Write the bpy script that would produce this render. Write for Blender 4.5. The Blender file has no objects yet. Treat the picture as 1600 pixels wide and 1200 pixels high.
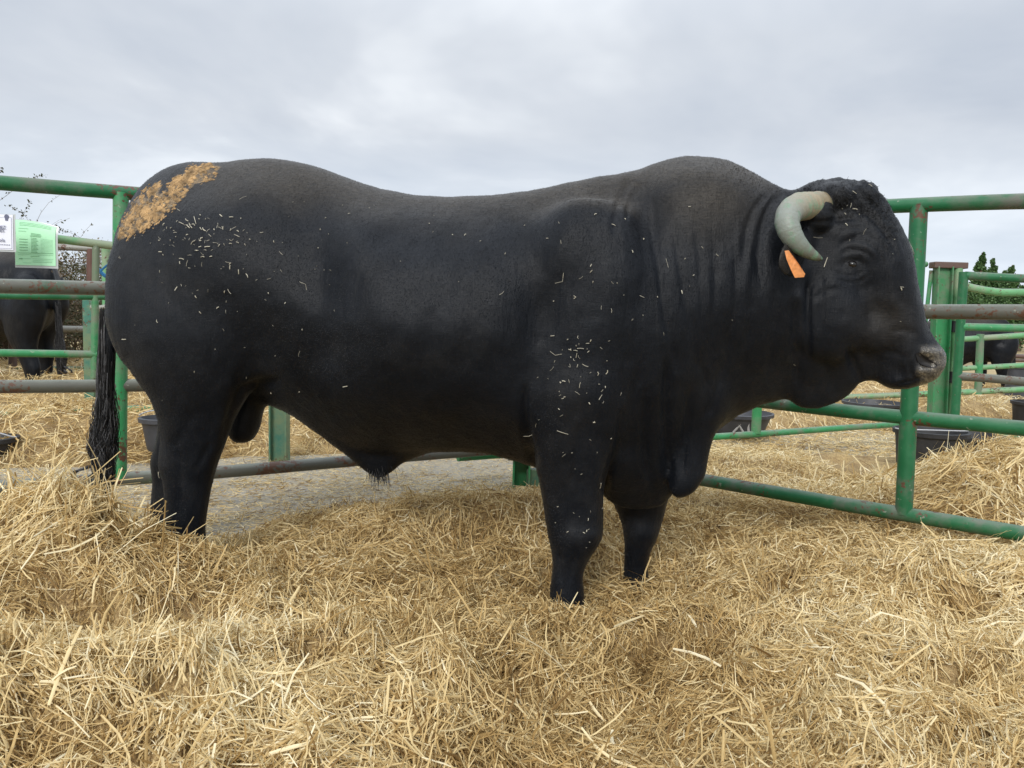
import bpy, bmesh, math, random
import numpy as np
from mathutils import Vector, Matrix
from mathutils.bvhtree import BVHTree
from mathutils.kdtree import KDTree
random.seed(7); rng = np.random.default_rng(11)
D = bpy.data; S = bpy.context.scene
COL = S.collection

# ------------------------------------------------------------------ camera
FL = 1210.0; PITCH = math.atan(109/1210); ROLL = math.atan(.029); EYE = .95
Fv = np.array([0, math.cos(PITCH), -math.sin(PITCH)]); U0 = np.array([0, math.sin(PITCH), math.cos(PITCH)]); R0 = np.array([1., 0, 0])
Uv = U0*math.cos(ROLL)-R0*math.sin(ROLL); Rv = R0*math.cos(ROLL)+U0*math.sin(ROLL); Cv = np.array([0, 0, EYE])
cam = D.cameras.new('camera'); camo = D.objects.new('camera', cam); COL.objects.link(camo)
cam.sensor_width = 36; cam.lens = 36*FL/1600; cam.clip_end = 2000; cam.clip_start = .02
M = Matrix(((Rv[0], Uv[0], -Fv[0], 0), (Rv[1], Uv[1], -Fv[1], 0), (Rv[2], Uv[2], -Fv[2], EYE), (0, 0, 0, 1)))
camo.matrix_world = M
S.camera = camo
S.view_settings.view_transform = 'Standard'; S.view_settings.look = 'None'; S.view_settings.exposure = .27; S.view_settings.gamma = 1

def ray(px, py): return Fv+Rv*(px-800)/FL-Uv*(py-600)/FL
def atz(px, py, z): d = ray(px, py); return Cv+d*(z-EYE)/d[2]
def aty(px, py, y): d = ray(px, py); return Cv+d*y/d[1]
def atline(px, py, A, B):
    """where the sight line meets the upright plane standing on the ground line A-B"""
    d = ray(px, py); n = np.array([-(B[1]-A[1]), B[0]-A[0]]); t = (n@np.array(A))/(n@d[:2]); return Cv+d*t

# ------------------------------------------------------------------ sky and sun
SUN_EL = math.radians(58); SUN_AZ = math.radians(205)   # soft light from behind and left of the camera, high up
w = D.worlds.new('World'); S.world = w; w.use_nodes = True
nt = w.node_tree; nt.nodes.clear(); N = nt.nodes.new; L = nt.links.new
out = N('ShaderNodeOutputWorld'); bg = N('ShaderNodeBackground'); L(bg.outputs[0], out.inputs[0])
sky = N('ShaderNodeTexSky'); sky.sky_type = 'NISHITA'; sky.sun_disc = False; sky.sun_elevation = SUN_EL; sky.sun_rotation = SUN_AZ
sk = N('ShaderNodeVectorMath'); sk.operation = 'SCALE'; sk.inputs['Scale'].default_value = 1.0; L(sky.outputs[0], sk.inputs[0])
tc = N('ShaderNodeTexCoord'); sep = N('ShaderNodeSeparateXYZ'); L(tc.outputs['Generated'], sep.inputs[0])
# cloud deck: project the direction on a flat layer
mx = N('ShaderNodeMath'); mx.operation = 'ADD'; mx.inputs[1].default_value = .22; L(sep.outputs[2], mx.inputs[0])
mm = N('ShaderNodeMath'); mm.operation = 'MAXIMUM'; mm.inputs[1].default_value = .05; L(mx.outputs[0], mm.inputs[0])
dx = N('ShaderNodeMath'); dx.operation = 'DIVIDE'; L(sep.outputs[0], dx.inputs[0]); L(mm.outputs[0], dx.inputs[1])
dy = N('ShaderNodeMath'); dy.operation = 'DIVIDE'; L(sep.outputs[1], dy.inputs[0]); L(mm.outputs[0], dy.inputs[1])
cb = N('ShaderNodeCombineXYZ'); L(dx.outputs[0], cb.inputs[0]); L(dy.outputs[0], cb.inputs[1])
n1 = N('ShaderNodeTexNoise'); n1.inputs['Scale'].default_value = .95; n1.inputs['Detail'].default_value = 5; n1.inputs['Roughness'].default_value = .55; n1.inputs['Distortion'].default_value = .3
L(cb.outputs[0], n1.inputs['Vector'])
r1 = N('ShaderNodeValToRGB'); L(n1.outputs[0], r1.inputs[0])
r1.color_ramp.elements[0].position = .3; r1.color_ramp.elements[0].color = (.47, .52, .60, 1)
r1.color_ramp.elements[1].position = .72; r1.color_ramp.elements[1].color = (.90, .93, .96, 1)
e = r1.color_ramp.elements.new(.5); e.color = (.60, .64, .70, 1)
# an overcast sky is brighter overhead and a little bluer and paler near the horizon
el = N('ShaderNodeMapRange'); el.inputs['From Min'].default_value = .32; el.inputs['From Max'].default_value = .95; el.inputs['To Min'].default_value = 1.0; el.inputs['To Max'].default_value = 2.0; L(sep.outputs[2], el.inputs[0])
sc = N('ShaderNodeVectorMath'); sc.operation = 'SCALE'; L(r1.outputs[0], sc.inputs[0]); L(el.outputs[0], sc.inputs['Scale'])
hz = N('ShaderNodeMapRange'); hz.inputs['From Min'].default_value = 0; hz.inputs['From Max'].default_value = .22; hz.inputs['To Min'].default_value = .75; hz.inputs['To Max'].default_value = 0; L(sep.outputs[2], hz.inputs[0])
mh = N('ShaderNodeMix'); mh.data_type = 'RGBA'; L(hz.outputs[0], mh.inputs[0]); L(sc.outputs[0], mh.inputs[6]); mh.inputs[7].default_value = (.68, .78, .90, 1)
bg.inputs[1].default_value = .10
up = N('ShaderNodeVectorMath'); up.operation = 'SCALE'; up.inputs['Scale'].default_value = 9.6; L(mh.outputs[2], up.inputs[0])
mk = N('ShaderNodeMix'); mk.data_type = 'RGBA'; mk.inputs[0].default_value = .985; L(sk.outputs[0], mk.inputs[6]); L(up.outputs[0], mk.inputs[7])
L(mk.outputs[2], bg.inputs[0])

sl = D.lights.new('sun', 'SUN'); sl.energy = 2.0; sl.angle = math.radians(20); sl.color = (1, .96, .9)
so = D.objects.new('sun', sl); COL.objects.link(so)
# direction towards the sun, given as a vector
SD = Vector((-.30, -1.1, .78)).normalized()
so.rotation_euler = SD.to_track_quat('Z', 'Y').to_euler()
sky.sun_elevation = math.asin(SD.z); sky.sun_rotation = math.atan2(SD.x, SD.y)

# ------------------------------------------------------------------ helpers
def tag(o, label=None, cat=None, group=None, kind=None):
    if label: o['label'] = label
    if cat: o['category'] = cat
    if group: o['group'] = group
    if kind: o['kind'] = kind
    return o
def empty(name, loc=(0, 0, 0), rz=0):
    o = D.objects.new(name, None); COL.objects.link(o); o.location = loc; o.rotation_euler = (0, 0, rz); o.empty_display_size = .1; return o
def link(name, me, mat=None, parent=None, smooth=True):
    o = D.objects.new(name, me); COL.objects.link(o)
    if mat: me.materials.append(mat)
    if parent: o.parent = parent
    if smooth and len(me.polygons): me.polygons.foreach_set('use_smooth', [True]*len(me.polygons))
    return o
def mesh_np(name, V, Fq, k=4):
    V = np.asarray(V, np.float32); Fq = np.asarray(Fq, np.int32)
    me = D.meshes.new(name); me.vertices.add(len(V)); me.vertices.foreach_set('co', V.ravel())
    me.loops.add(Fq.size); me.loops.foreach_set('vertex_index', Fq.ravel())
    me.polygons.add(len(Fq)); me.polygons.foreach_set('loop_start', np.arange(len(Fq), dtype=np.int32)*k)
    me.update(calc_edges=True); return me
def mesh_of(name, V, Fs):
    me = D.meshes.new(name); me.from_pydata([tuple(map(float, v)) for v in V], [], Fs); me.update(); return me
class MB:
    """collects simple shaped solids that become ONE mesh"""
    def __init__(s): s.V = []; s.F = []
    def add(s, V, F):
        b = len(s.V); s.V += [tuple(map(float, v)) for v in V]; s.F += [tuple(i+b for i in f) for f in F]
    def box(s, c, d, R=None):
        R = np.eye(3) if R is None else np.array(R); c = np.array(c)
        x, y, z = d; vs = [c+R@np.array((i*x/2, j*y/2, k*z/2)) for i in (-1, 1) for j in (-1, 1) for k in (-1, 1)]
        s.add(vs, [(0, 1, 3, 2), (4, 6, 7, 5), (0, 4, 5, 1), (2, 3, 7, 6), (0, 2, 6, 4), (1, 5, 7, 3)])
    def tube(s, pts, rad, n=14, cap=True):
        pts = [np.array(p, float) for p in pts]; m = len(pts)
        rad = [rad]*m if np.isscalar(rad) else rad
        ref = np.array([0, 0, 1.]); t0 = pts[1]-pts[0]; t0 /= np.linalg.norm(t0)
        if abs(t0@ref) > .9: ref = np.array([1., 0, 0])
        V = []; a = ref-t0*(ref@t0); a /= np.linalg.norm(a)
        for i in range(m):
            t = pts[min(i+1, m-1)]-pts[max(i-1, 0)]; t /= np.linalg.norm(t)
            a = a-t*(a@t); a /= np.linalg.norm(a); b = np.cross(t, a)
            for k in range(n):
                th = 2*math.pi*k/n; V.append(pts[i]+rad[i]*(math.cos(th)*a+math.sin(th)*b))
        F = [(i*n+k, i*n+(k+1) % n, (i+1)*n+(k+1) % n, (i+1)*n+k) for i in range(m-1) for k in range(n)]
        if cap: F += [tuple(range(n-1, -1, -1)), tuple((m-1)*n+k for k in range(n))]
        s.add(V, F)
    def lathe(s, prof, c=(0, 0, 0), n=32, sq=None):
        V = []; m = len(prof)
        for r, z in prof:
            for k in range(n):
                th = 2*math.pi*k/n; V.append((c[0]+r*math.cos(th)*(sq or 1), c[1]+r*math.sin(th), c[2]+z))
        F = [(i*n+k, i*n+(k+1) % n, (i+1)*n+(k+1) % n, (i+1)*n+k) for i in range(m-1) for k in range(n)]
        s.add(V, F)
    def build(s, name, mat, parent=None, smooth=True, bevel=0):
        me = mesh_of(name, s.V, s.F)
        bm = bmesh.new(); bm.from_mesh(me); bmesh.ops.recalc_face_normals(bm, faces=bm.faces)
        if bevel: bmesh.ops.bevel(bm, geom=list(bm.edges), offset=bevel, segments=2, affect='EDGES', profile=.5)
        bm.to_mesh(me); bm.free()
        o = link(name, me, mat, parent, smooth)
        if smooth:
            me.shade_smooth() if hasattr(me, 'shade_smooth') else None
            try: me.set_sharp_from_angle(angle=math.radians(40))
            except Exception: pass
        return o

TBL = rng.random((256, 256))
def vn(x, y, s=0):
    x = np.asarray(x, float)+s*17.31; y = np.asarray(y, float)+s*5.77
    xi = np.floor(x).astype(int); yi = np.floor(y).astype(int); fx = x-xi; fy = y-yi; fx = fx*fx*(3-2*fx); fy = fy*fy*(3-2*fy)
    g = lambda i, j: TBL[(i) & 255, (j) & 255]
    return (g(xi, yi)*(1-fx)+g(xi+1, yi)*fx)*(1-fy)+(g(xi, yi+1)*(1-fx)+g(xi+1, yi+1)*fx)*fy
def fbm(x, y, s=0, o=3):
    a = 0; k = .5; q = 1
    for i in range(o): a = a+k*vn(x*q, y*q, s+i*3); q *= 2.1; k *= .5
    return a/(1-.5**o)

# ------------------------------------------------------------------ materials
def mat(name):
    m = D.materials.new(name); m.use_nodes = True; t = m.node_tree; b = t.nodes['Principled BSDF']; return m, t, b
def noise(t, vec, scale, detail=4, rough=.55, dist=0):
    n = t.nodes.new('ShaderNodeTexNoise'); n.inputs['Scale'].default_value = scale; n.inputs['Detail'].default_value = detail; n.inputs['Roughness'].default_value = rough; n.inputs['Distortion'].default_value = dist
    t.links.new(vec, n.inputs['Vector']); return n.outputs[0]
def ramp(t, fac, stops):
    r = t.nodes.new('ShaderNodeValToRGB'); t.links.new(fac, r.inputs[0]); e = r.color_ramp.elements
    while len(e) < len(stops): e.new(.5)
    for i, (p, c) in enumerate(stops): e[i].position = p; e[i].color = tuple(c)+(1,)
    return r.outputs[0]
def mixc(t, fac, a, b):
    m = t.nodes.new('ShaderNodeMix'); m.data_type = 'RGBA'
    for i, v in ((0, fac), (6, a), (7, b)):
        if hasattr(v, 'is_linked') or hasattr(v, 'links'): t.links.new(v, m.inputs[i])
        elif i == 0: m.inputs[0].default_value = v
        else: m.inputs[i].default_value = tuple(v)+(1,)
    return m.outputs[2]
def mapping(t, src, scale=(1, 1, 1), rot=(0, 0, 0)):
    m = t.nodes.new('ShaderNodeMapping'); m.inputs['Scale'].default_value = scale; m.inputs['Rotation'].default_value = rot; t.links.new(src, m.inputs[0]); return m.outputs[0]
def coord(t, k='Object'):
    n = t.nodes.new('ShaderNodeTexCoord'); return n.outputs[k]
def bump(t, b, h, strength=.3, dist=.01, prev=None):
    n = t.nodes.new('ShaderNodeBump'); n.inputs['Strength'].default_value = strength; n.inputs['Distance'].default_value = dist
    t.links.new(h, n.inputs['Height'])
    if prev: t.links.new(prev, n.inputs['Normal'])
    if b: t.links.new(n.outputs[0], b.inputs['Normal'])
    return n.outputs[0]
def mth(t, op, a, b=None):
    n = t.nodes.new('ShaderNodeMath'); n.operation = op
    for i, v in ((0, a), (1, b)):
        if v is None: continue
        if isinstance(v, (int, float)): n.inputs[i].default_value = v
        else: t.links.new(v, n.inputs[i])
    return n.outputs[0]

def paint(name, green, dull, wear, rustc=(.10, .045, .025), rough=.42):
    m, t, b = mat(name); P = coord(t)
    v = mapping(t, P, (1, 1, 1))
    big = noise(t, v, 1.6, 5, .6); mid = noise(t, v, 9, 5, .65); fine = noise(t, v, 60, 4, .6)
    c = mixc(t, ramp(t, mid, [(.35, (0, 0, 0)), (.7, (1, 1, 1))]), green, tuple(x*1.25+.01 for x in green))
    s = mth(t, 'ADD', mth(t, 'MULTIPLY', big, .6), mth(t, 'MULTIPLY', mid, .4))
    wf = ramp(t, s, [(.62-.32*wear, (0, 0, 0)), (.72-.28*wear, (1, 1, 1))])
    c = mixc(t, mth(t, 'MULTIPLY', wf, .82), c, dull)
    gn = t.nodes.new('ShaderNodeNewGeometry'); sz = t.nodes.new('ShaderNodeSeparateXYZ'); t.links.new(gn.outputs['Normal'], sz.inputs[0])   # dust and scuffing, plus a paler upper side painted as light from above
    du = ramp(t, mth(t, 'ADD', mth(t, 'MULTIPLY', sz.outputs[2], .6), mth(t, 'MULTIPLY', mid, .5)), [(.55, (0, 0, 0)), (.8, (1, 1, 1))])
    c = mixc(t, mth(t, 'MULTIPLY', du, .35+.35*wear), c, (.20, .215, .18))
    s2 = mth(t, 'ADD', mth(t, 'MULTIPLY', noise(t, v, 4.3, 5, .7), .65), mth(t, 'MULTIPLY', fine, .35))
    rf = ramp(t, s2, [(.60-.06*wear, (0, 0, 0)), (.63-.06*wear, (1, 1, 1))])
    c = mixc(t, rf, c, rustc)
    ch = ramp(t, noise(t, v, 34, 2, .5), [(.70, (0, 0, 0)), (.73, (1, 1, 1))])
    c = mixc(t, mth(t, 'MULTIPLY', ch, .5), c, (.32, .34, .28))
    t.links.new(c, b.inputs['Base Color']); b.inputs['Roughness'].default_value = rough
    rr = ramp(t, s, [(.4, (rough-.08,)*3), (.65, (rough+.25,)*3)]); t.links.new(rr, b.inputs['Roughness'])
    bump(t, b, mth(t, 'ADD', fine, mth(t, 'MULTIPLY', rf, -.6)), .25, .002)
    return m
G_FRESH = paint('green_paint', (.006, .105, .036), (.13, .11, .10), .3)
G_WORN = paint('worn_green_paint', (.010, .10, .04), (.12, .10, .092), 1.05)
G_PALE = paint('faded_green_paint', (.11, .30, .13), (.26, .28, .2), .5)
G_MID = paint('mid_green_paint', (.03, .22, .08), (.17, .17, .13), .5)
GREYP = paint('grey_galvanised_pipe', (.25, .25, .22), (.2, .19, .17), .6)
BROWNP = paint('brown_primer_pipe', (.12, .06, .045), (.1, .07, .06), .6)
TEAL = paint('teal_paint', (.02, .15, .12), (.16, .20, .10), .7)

def simple(name, col, rough=.6, nscale=0, namt=.3, bmp=0, spec=.5):
    m, t, b = mat(name); b.inputs['Roughness'].default_value = rough; b.inputs['Specular IOR Level'].default_value = spec
    if nscale:
        n = noise(t, coord(t), nscale, 5, .6)
        t.links.new(ramp(t, n, [(.3, tuple(x*(1-namt) for x in col)), (.7, tuple(min(1, x*(1+namt)) for x in col))]), b.inputs['Base Color'])
        if bmp: bump(t, b, n, bmp, .004)
    else: b.inputs['Base Color'].default_value = tuple(col)+(1,)
    return m
RUBBER = simple('black_rubber', (.022, .022, .024), .62, 14, .5, .25)
DARKPL = simple('dark_grey_plastic', (.05, .052, .06), .5, 8, .3, .1)
WIRE = simple('galvanised_wire', (.45, .46, .48), .35)
BLUE = simple('blue_twine', (.03, .22, .5), .7, 90, .3, .3)
CHALK = simple('white_chalk_paint', (.42, .42, .42), .8, 60, .2)
WHITEP = simple('white_paper', (.74, .76, .86), .5)
GREENP = simple('green_paper', (.42, .78, .50), .5)
SLEEVE = simple('clear_sleeve', (.45, .48, .48), .25)
INK = simple('ink', (.12, .13, .2), .7)
INKG = simple('ink_on_green', (.16, .38, .2), .7)

def straw_mat():
    m, t, b = mat('straw'); a = t.nodes.new('ShaderNodeAttribute'); a.attribute_name = 'tint'
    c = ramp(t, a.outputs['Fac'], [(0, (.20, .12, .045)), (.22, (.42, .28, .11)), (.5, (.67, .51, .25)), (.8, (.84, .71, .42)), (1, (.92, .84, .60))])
    n = noise(t, coord(t), 25, 3)
    c2 = mixc(t, mth(t, 'MULTIPLY', ramp(t, n, [(.45, (0, 0, 0)), (.75, (1, 1, 1))]), .35), c, (.55, .36, .13))
    t.links.new(c2, b.inputs['Base Color']); b.inputs['Roughness'].default_value = .55; b.inputs['Specular IOR Level'].default_value = .12
    tr = t.nodes.new('ShaderNodeBsdfTranslucent'); t.links.new(c2, tr.inputs[0])
    ms = t.nodes.new('ShaderNodeMixShader'); ms.inputs[0].default_value = .22
    t.links.new(b.outputs[0], ms.inputs[1]); t.links.new(tr.outputs[0], ms.inputs[2]); t.links.new(ms.outputs[0], t.nodes['Material Output'].inputs[0])
    return m
STRAW = straw_mat()
def straw_base():
    m, t, b = mat('packed_straw'); P = coord(t)
    a = noise(t, mapping(t, P, (60, 260, 60), (0, 0, .6)), 1, 4, .7, .6); c = noise(t, mapping(t, P, (240, 50, 60), (0, 0, .3)), 1, 4, .7, .8); g = noise(t, P, 5, 4)
    s = mth(t, 'ADD', mth(t, 'MULTIPLY', mth(t, 'MAXIMUM', a, c), .75), mth(t, 'MULTIPLY', g, .25))
    t.links.new(ramp(t, s, [(.4, (.12, .075, .03)), (.5, (.32, .21, .09)), (.6, (.56, .41, .19)), (.75, (.75, .60, .32))]), b.inputs['Base Color'])
    b.inputs['Roughness'].default_value = .8; bump(t, b, s, .8, .02); return m
STRAWB = straw_base()
def concrete():
    m, t, b = mat('concrete'); P = coord(t)
    g = noise(t, P, 3, 6, .6); f = noise(t, P, 40, 5, .7); st = noise(t, mapping(t, P, (30, 90, 1), (0, 0, .4)), 1, 5, .75, 1.0)
    c = ramp(t, mth(t, 'ADD', mth(t, 'MULTIPLY', g, .5), mth(t, 'MULTIPLY', f, .5)), [(.35, (.15, .145, .135)), (.65, (.30, .29, .27))])
    c = mixc(t, mth(t, 'MULTIPLY', ramp(t, st, [(.46, (0, 0, 0)), (.58, (1, 1, 1))]), .8), c, (.58, .46, .24))
    t.links.new(c, b.inputs['Base Color']); b.inputs['Roughness'].default_value = .85; bump(t, b, mth(t, 'ADD', f, st), .5, .006); return m
CONC = concrete()
def dryland():
    m, t, b = mat('dry_ground'); P = coord(t); g = noise(t, P, .25, 6, .6); f = noise(t, P, 6, 6, .7)
    t.links.new(ramp(t, mth(t, 'ADD', mth(t, 'MULTIPLY', g, .5), mth(t, 'MULTIPLY', f, .5)), [(.35, (.16, .12, .06)), (.5, (.34, .26, .13)), (.65, (.50, .40, .22))]), b.inputs['Base Color'])
    b.inputs['Roughness'].default_value = .9; bump(t, b, f, .5, .03); return m

# ------------------------------------------------------------------ ground
GZ = -.05
def sheet(name, x0, x1, y0, y1, z, m, nx=2, ny=2):
    xs = np.linspace(x0, x1, nx); ys = np.linspace(y0, y1, ny); V = [(x, y, z) for y in ys for x in xs]
    F = [(j*nx+i, j*nx+i+1, (j+1)*nx+i+1, (j+1)*nx+i) for j in range(ny-1) for i in range(nx-1)]
    o = link(name, mesh_of(name, V, F), m, None, False); return tag(o, kind='structure')
sheet('ground', -700, 700, -60, 1500, GZ-.008, dryland())
sheet('path', -14, 16, -3, 13, GZ, CONC)

# ------------------------------------------------------------------ straw
def gauss(x, y, cx, cy, rx, ry, h, rot=0):
    c, s = math.cos(rot), math.sin(rot); u = (x-cx)*c+(y-cy)*s; v = -(x-cx)*s+(y-cy)*c
    return h*np.exp(-(u/rx)**2-(v/ry)**2)
def sstep(a, b, x): t = np.clip((x-a)/(b-a), 0, 1); return t*t*(3-2*t)
def bumps(x, y, s, a=1.):
    r = fbm(x*1.7, y*1.7, s, 3)-.5
    cl = 1-np.abs(2*fbm(x*3.3+.4*vn(x*6, y*6, 5), y*3.3, s+4, 3)-1)*1.6
    return a*(.16*r+.05*(cl-.6)+.045*(fbm(x*9, y*9, s+9, 2)-.5))
def alley_back(x): return 4.60+.455*(x+2.7)
def fence_r(x): return 4.53-.83*(x-.05)   # ground line of the right hand panel
def edge_near(x):                         # how far back the bedding of the near pen reaches
    return np.interp(x, [-3, -1.75, -1.45, -1.2, -1.0, -.7, -.2, .1, .35, .7, 1.1, 1.6], [2.85, 2.85, 2.85, 3.05, 3.5, 3.72, 3.8, 3.85, 4.2, 4.7, 5.5, 5.6])
def S_near(x, y):
    h = .055+bumps(x, y, 1, .8+.5*sstep(2.6, 1.4, y))+.05*(np.abs(fbm(x*4.5+.7*y, y*6.5, 15, 3)-.5)*2.4-.35)*sstep(3.2, 2.2, y)
    h = h+gauss(x, y, -1.40, 2.26, .26, .24, .25)+gauss(x, y, -1.9, 2.1, .45, .3, .22)+gauss(x, y, -1.02, 2.2, .34, .16, .17, -.25)
    h = h+gauss(x, y, -1.0, 1.45, .5, .22, .16)+gauss(x, y, -.55, 1.75, .5, .25, .10, .2)
    h = h+gauss(x, y, -.35, 3.2, .45, .2, .09, .1)+gauss(x, y, .1, 3.35, .4, .22, .07)+gauss(x, y, 2.0, 2.6, .5, .3, .08)+gauss(x, y, 1.0, 1.35, .5, .2, .06)
    h = h-gauss(x, y, -.95, 1.22, .32, .08, .10, .1)-gauss(x, y, .21, 2.45, .12, .12, .05)-gauss(x, y, .43, 2.60, .24, .24, .22)-gauss(x, y, 1.35, 2.3, .3, .12, .06)-gauss(x, y, .35, 1.7, .35, .12, .02)
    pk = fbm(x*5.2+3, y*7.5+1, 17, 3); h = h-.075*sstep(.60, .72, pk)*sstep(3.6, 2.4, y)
    h = np.maximum(h, -.020+.012*fbm(x*9, y*9, 2, 2))
    e = edge_near(x)+.25*(fbm(x*2.5, y*2.5, 21, 3)-.5)
    return GZ+(h+.05)*sstep(e+.12, e-.35, y)-.03*sstep(e-.1, e+.2, y)
def S_left(x, y):
    h = .07+bumps(x, y, 31, 1.1)+gauss(x, y, -3.3, 5.2, .6, .35, .14)+gauss(x, y, -2.4, 5.6, .6, .4, .10)+gauss(x, y, -1.0, 6.6, 1, .5, .16)+.10*sstep(6, 8, y)
    e = alley_back(x)+.4*(fbm(x*1.6, y*1.6, 33, 3)-.5)
    return GZ+(h+.04)*sstep(e-.1, e+.35, y)-.03*sstep(e+.1, e-.2, y)
def S_heap(x, y):
    d = y-fence_r(x)
    h = gauss(x, y, 2.45, 3.85, .55, .45, .28)+gauss(x, y, 3.2, 4.0, .8, .5, .26)+gauss(x, y, 2.2, 3.35, .5, .4, .16)+gauss(x, y, 1.6, 4.1, .4, .5, .05)
    h = h+bumps(x, y, 51, 1.05)*sstep(.0, .25, h)
    return GZ-.02+h+.03
def S_right(x, y):
    h = .05+bumps(x, y, 71, 1.)+gauss(x, y, 1.9, 7.3, .8, .6, .14); hp_ = gauss(x, y, 4.25, 7.3, .5, .45, .36)*(1+.5*(fbm(x*3, y*3, 72, 3)-.5))
    e = alley_back(x)+.4*(fbm(x*1.6, y*1.6, 33, 3)-.5)
    return GZ+(h+.04)*sstep(e-.1, e+.35, y)-.03*sstep(e+.1, e-.2, y)+hp_

def strands(n, sampler, H, lmin, lmax, wid, near=False, lift=.02, pitch=.28, flow_s=3, flow=.7, tmul=1., tadd=0., seed=0, minh=GZ+.012):
    g = np.random.default_rng(100+seed)
    x, y = sampler(g, n); z = H(x, y); k = z > minh; x, y, z = x[k], y[k], z[k]; n = len(x)
    ln = lmin+(lmax-lmin)*g.random(n)**2.2; wd = wid*(.45+.9*g.random(n))
    fl = (fbm(x*2.4, y*2.4, 60+seed, 2)-.5)*2*math.pi*1.6+seed
    cell = (vn(np.floor(x*7+fl)*.37, np.floor(y*7)*.61, 3)-.5)*2.2
    phi = np.where(g.random(n) < flow, fl+cell+g.normal(0, .33, n), g.random(n)*math.tau)
    e = .02; gx = (H(x+e, y)-H(x-e, y))/(2*e); gy = (H(x, y+e)-H(x, y-e))/(2*e)
    gx = np.clip(gx, -1.2, 1.2); gy = np.clip(gy, -1.2, 1.2)
    c, s = np.cos(phi), np.sin(phi); slope = gx*c+gy*s; ps = np.arctan(slope)+g.normal(0, pitch, n)
    st = g.random(n) < .035; ps = np.where(st, g.uniform(.4, 1.25, n), ps)
    T = np.stack([np.cos(ps)*c, np.cos(ps)*s, np.sin(ps)], 1)
    side = np.stack([-s, c, np.zeros(n)], 1); nn = np.cross(T, side)
    nn *= np.sign(nn[:, 2:3]+1e-6)
    roll = g.uniform(-1.1, 1.1, n)[:, None]; sd = side*np.cos(roll)+nn*np.sin(roll); up = nn*np.cos(roll)-side*np.sin(roll)
    cen = np.stack([x, y, z+lift*(g.random(n)**1.5*1.5-.45)+np.where(st, ln*.3, 0)], 1)
    R = 4 if near else 3; C = 3 if near else 2
    bend = (g.normal(0, .10, n)*ln)[:, None]; bend2 = (g.normal(0, .07, n)*ln)[:, None]
    kink = (g.random(n) < .18)[:, None]*g.normal(0, .35, n)[:, None]
    V = np.zeros((n, R, C, 3)); sv = np.linspace(-1, 1, R)
    for i, q in enumerate(sv):
        p = cen+T*(ln[:, None]*.5*q)+sd*(bend*(q*q-.4))+up*(bend2*(q*q-.4))+sd*(kink*ln[:, None]*.5*max(0, q))
        wq = (wd*(.75 if i in (0, R-1) else 1))[:, None]*.5
        if C == 3: V[:, i, 0] = p-sd*wq; V[:, i, 1] = p+up*wq*.75; V[:, i, 2] = p+sd*wq
        else: V[:, i, 0] = p-sd*wq; V[:, i, 1] = p+sd*wq
    base = (np.arange(n)*R*C)[:, None]
    q = []
    for i in range(R-1):
        for j in range(C-1): q.append([i*C+j, i*C+j+1, (i+1)*C+j+1, (i+1)*C+j])
    q = np.array(q).ravel()[None, :]+base
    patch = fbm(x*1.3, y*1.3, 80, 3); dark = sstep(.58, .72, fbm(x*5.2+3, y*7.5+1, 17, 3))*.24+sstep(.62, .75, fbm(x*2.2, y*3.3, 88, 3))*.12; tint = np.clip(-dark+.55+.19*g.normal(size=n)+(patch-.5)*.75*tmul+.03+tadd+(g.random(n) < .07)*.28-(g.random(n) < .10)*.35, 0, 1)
    return V.reshape(-1, 3), q.reshape(-1, 4), np.repeat(tint, R*C)
def grid(H, x0, x1, y0, y1, step, drop=.018):
    xs = np.arange(x0, x1+step, step); ys = np.arange(y0, y1+step, step); X, Y = np.meshgrid(xs, ys); Z = H(X, Y)-drop
    nx, ny = len(xs), len(ys); V = np.stack([X.ravel(), Y.ravel(), Z.ravel()], 1)
    i = (np.arange(ny-1)[:, None]*nx+np.arange(nx-1)[None, :]).ravel(); F = np.stack([i, i+1, i+1+nx, i+nx], 1)
    keep = (Z.ravel()[F].max(1) > GZ+.001); return V, F[keep]
def straw_obj(name, label, cat, base, sets):
    Vs, Fs, Ts, mi = [], [], [], []; b = 0
    if base is not None:
        V, F = base; Vs.append(V); Fs.append(F); Ts.append(np.full(len(V), .3)); mi.append(np.ones(len(F), np.int32)); b += len(V)
    for V, F, T in sets:
        Vs.append(V); Fs.append(F+b); Ts.append(T); mi.append(np.zeros(len(F), np.int32)); b += len(V)
    me = mesh_np(name, np.concatenate(Vs), np.concatenate(Fs))
    at = me.attributes.new('tint', 'FLOAT', 'POINT'); at.data.foreach_set('value', np.concatenate(Ts).astype(np.float32))
    me.materials.append(STRAW); me.materials.append(STRAWB); me.polygons.foreach_set('material_index', np.concatenate(mi))
    o = link(name, me, None, None, True); return tag(o, label, cat, kind='stuff')
def wedge(y0, y1, m=.74, pad=.35, xlo=-99, xhi=99, pw=1.0):
    def f(g, n):
        u = g.random(n); y = y0*(y1/y0)**u if pw == 1 else (y0**pw+u*(y1**pw-y0**pw))**(1/pw)
        x = (g.random(n)*2-1)*(y*m+pad); k = (x > xlo) & (x < xhi); return x[k], y[k]
    return f
def clipped(f, cond):
    def h(g, n):
        x, y = f(g, n); k = cond(x, y); return x[k], y[k]
    return h
inpen = lambda x, y: (y < np.where(x < 2.0, np.maximum(fence_r(x)+.25, edge_near(x)+.2), fence_r(x)+.25))
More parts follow.
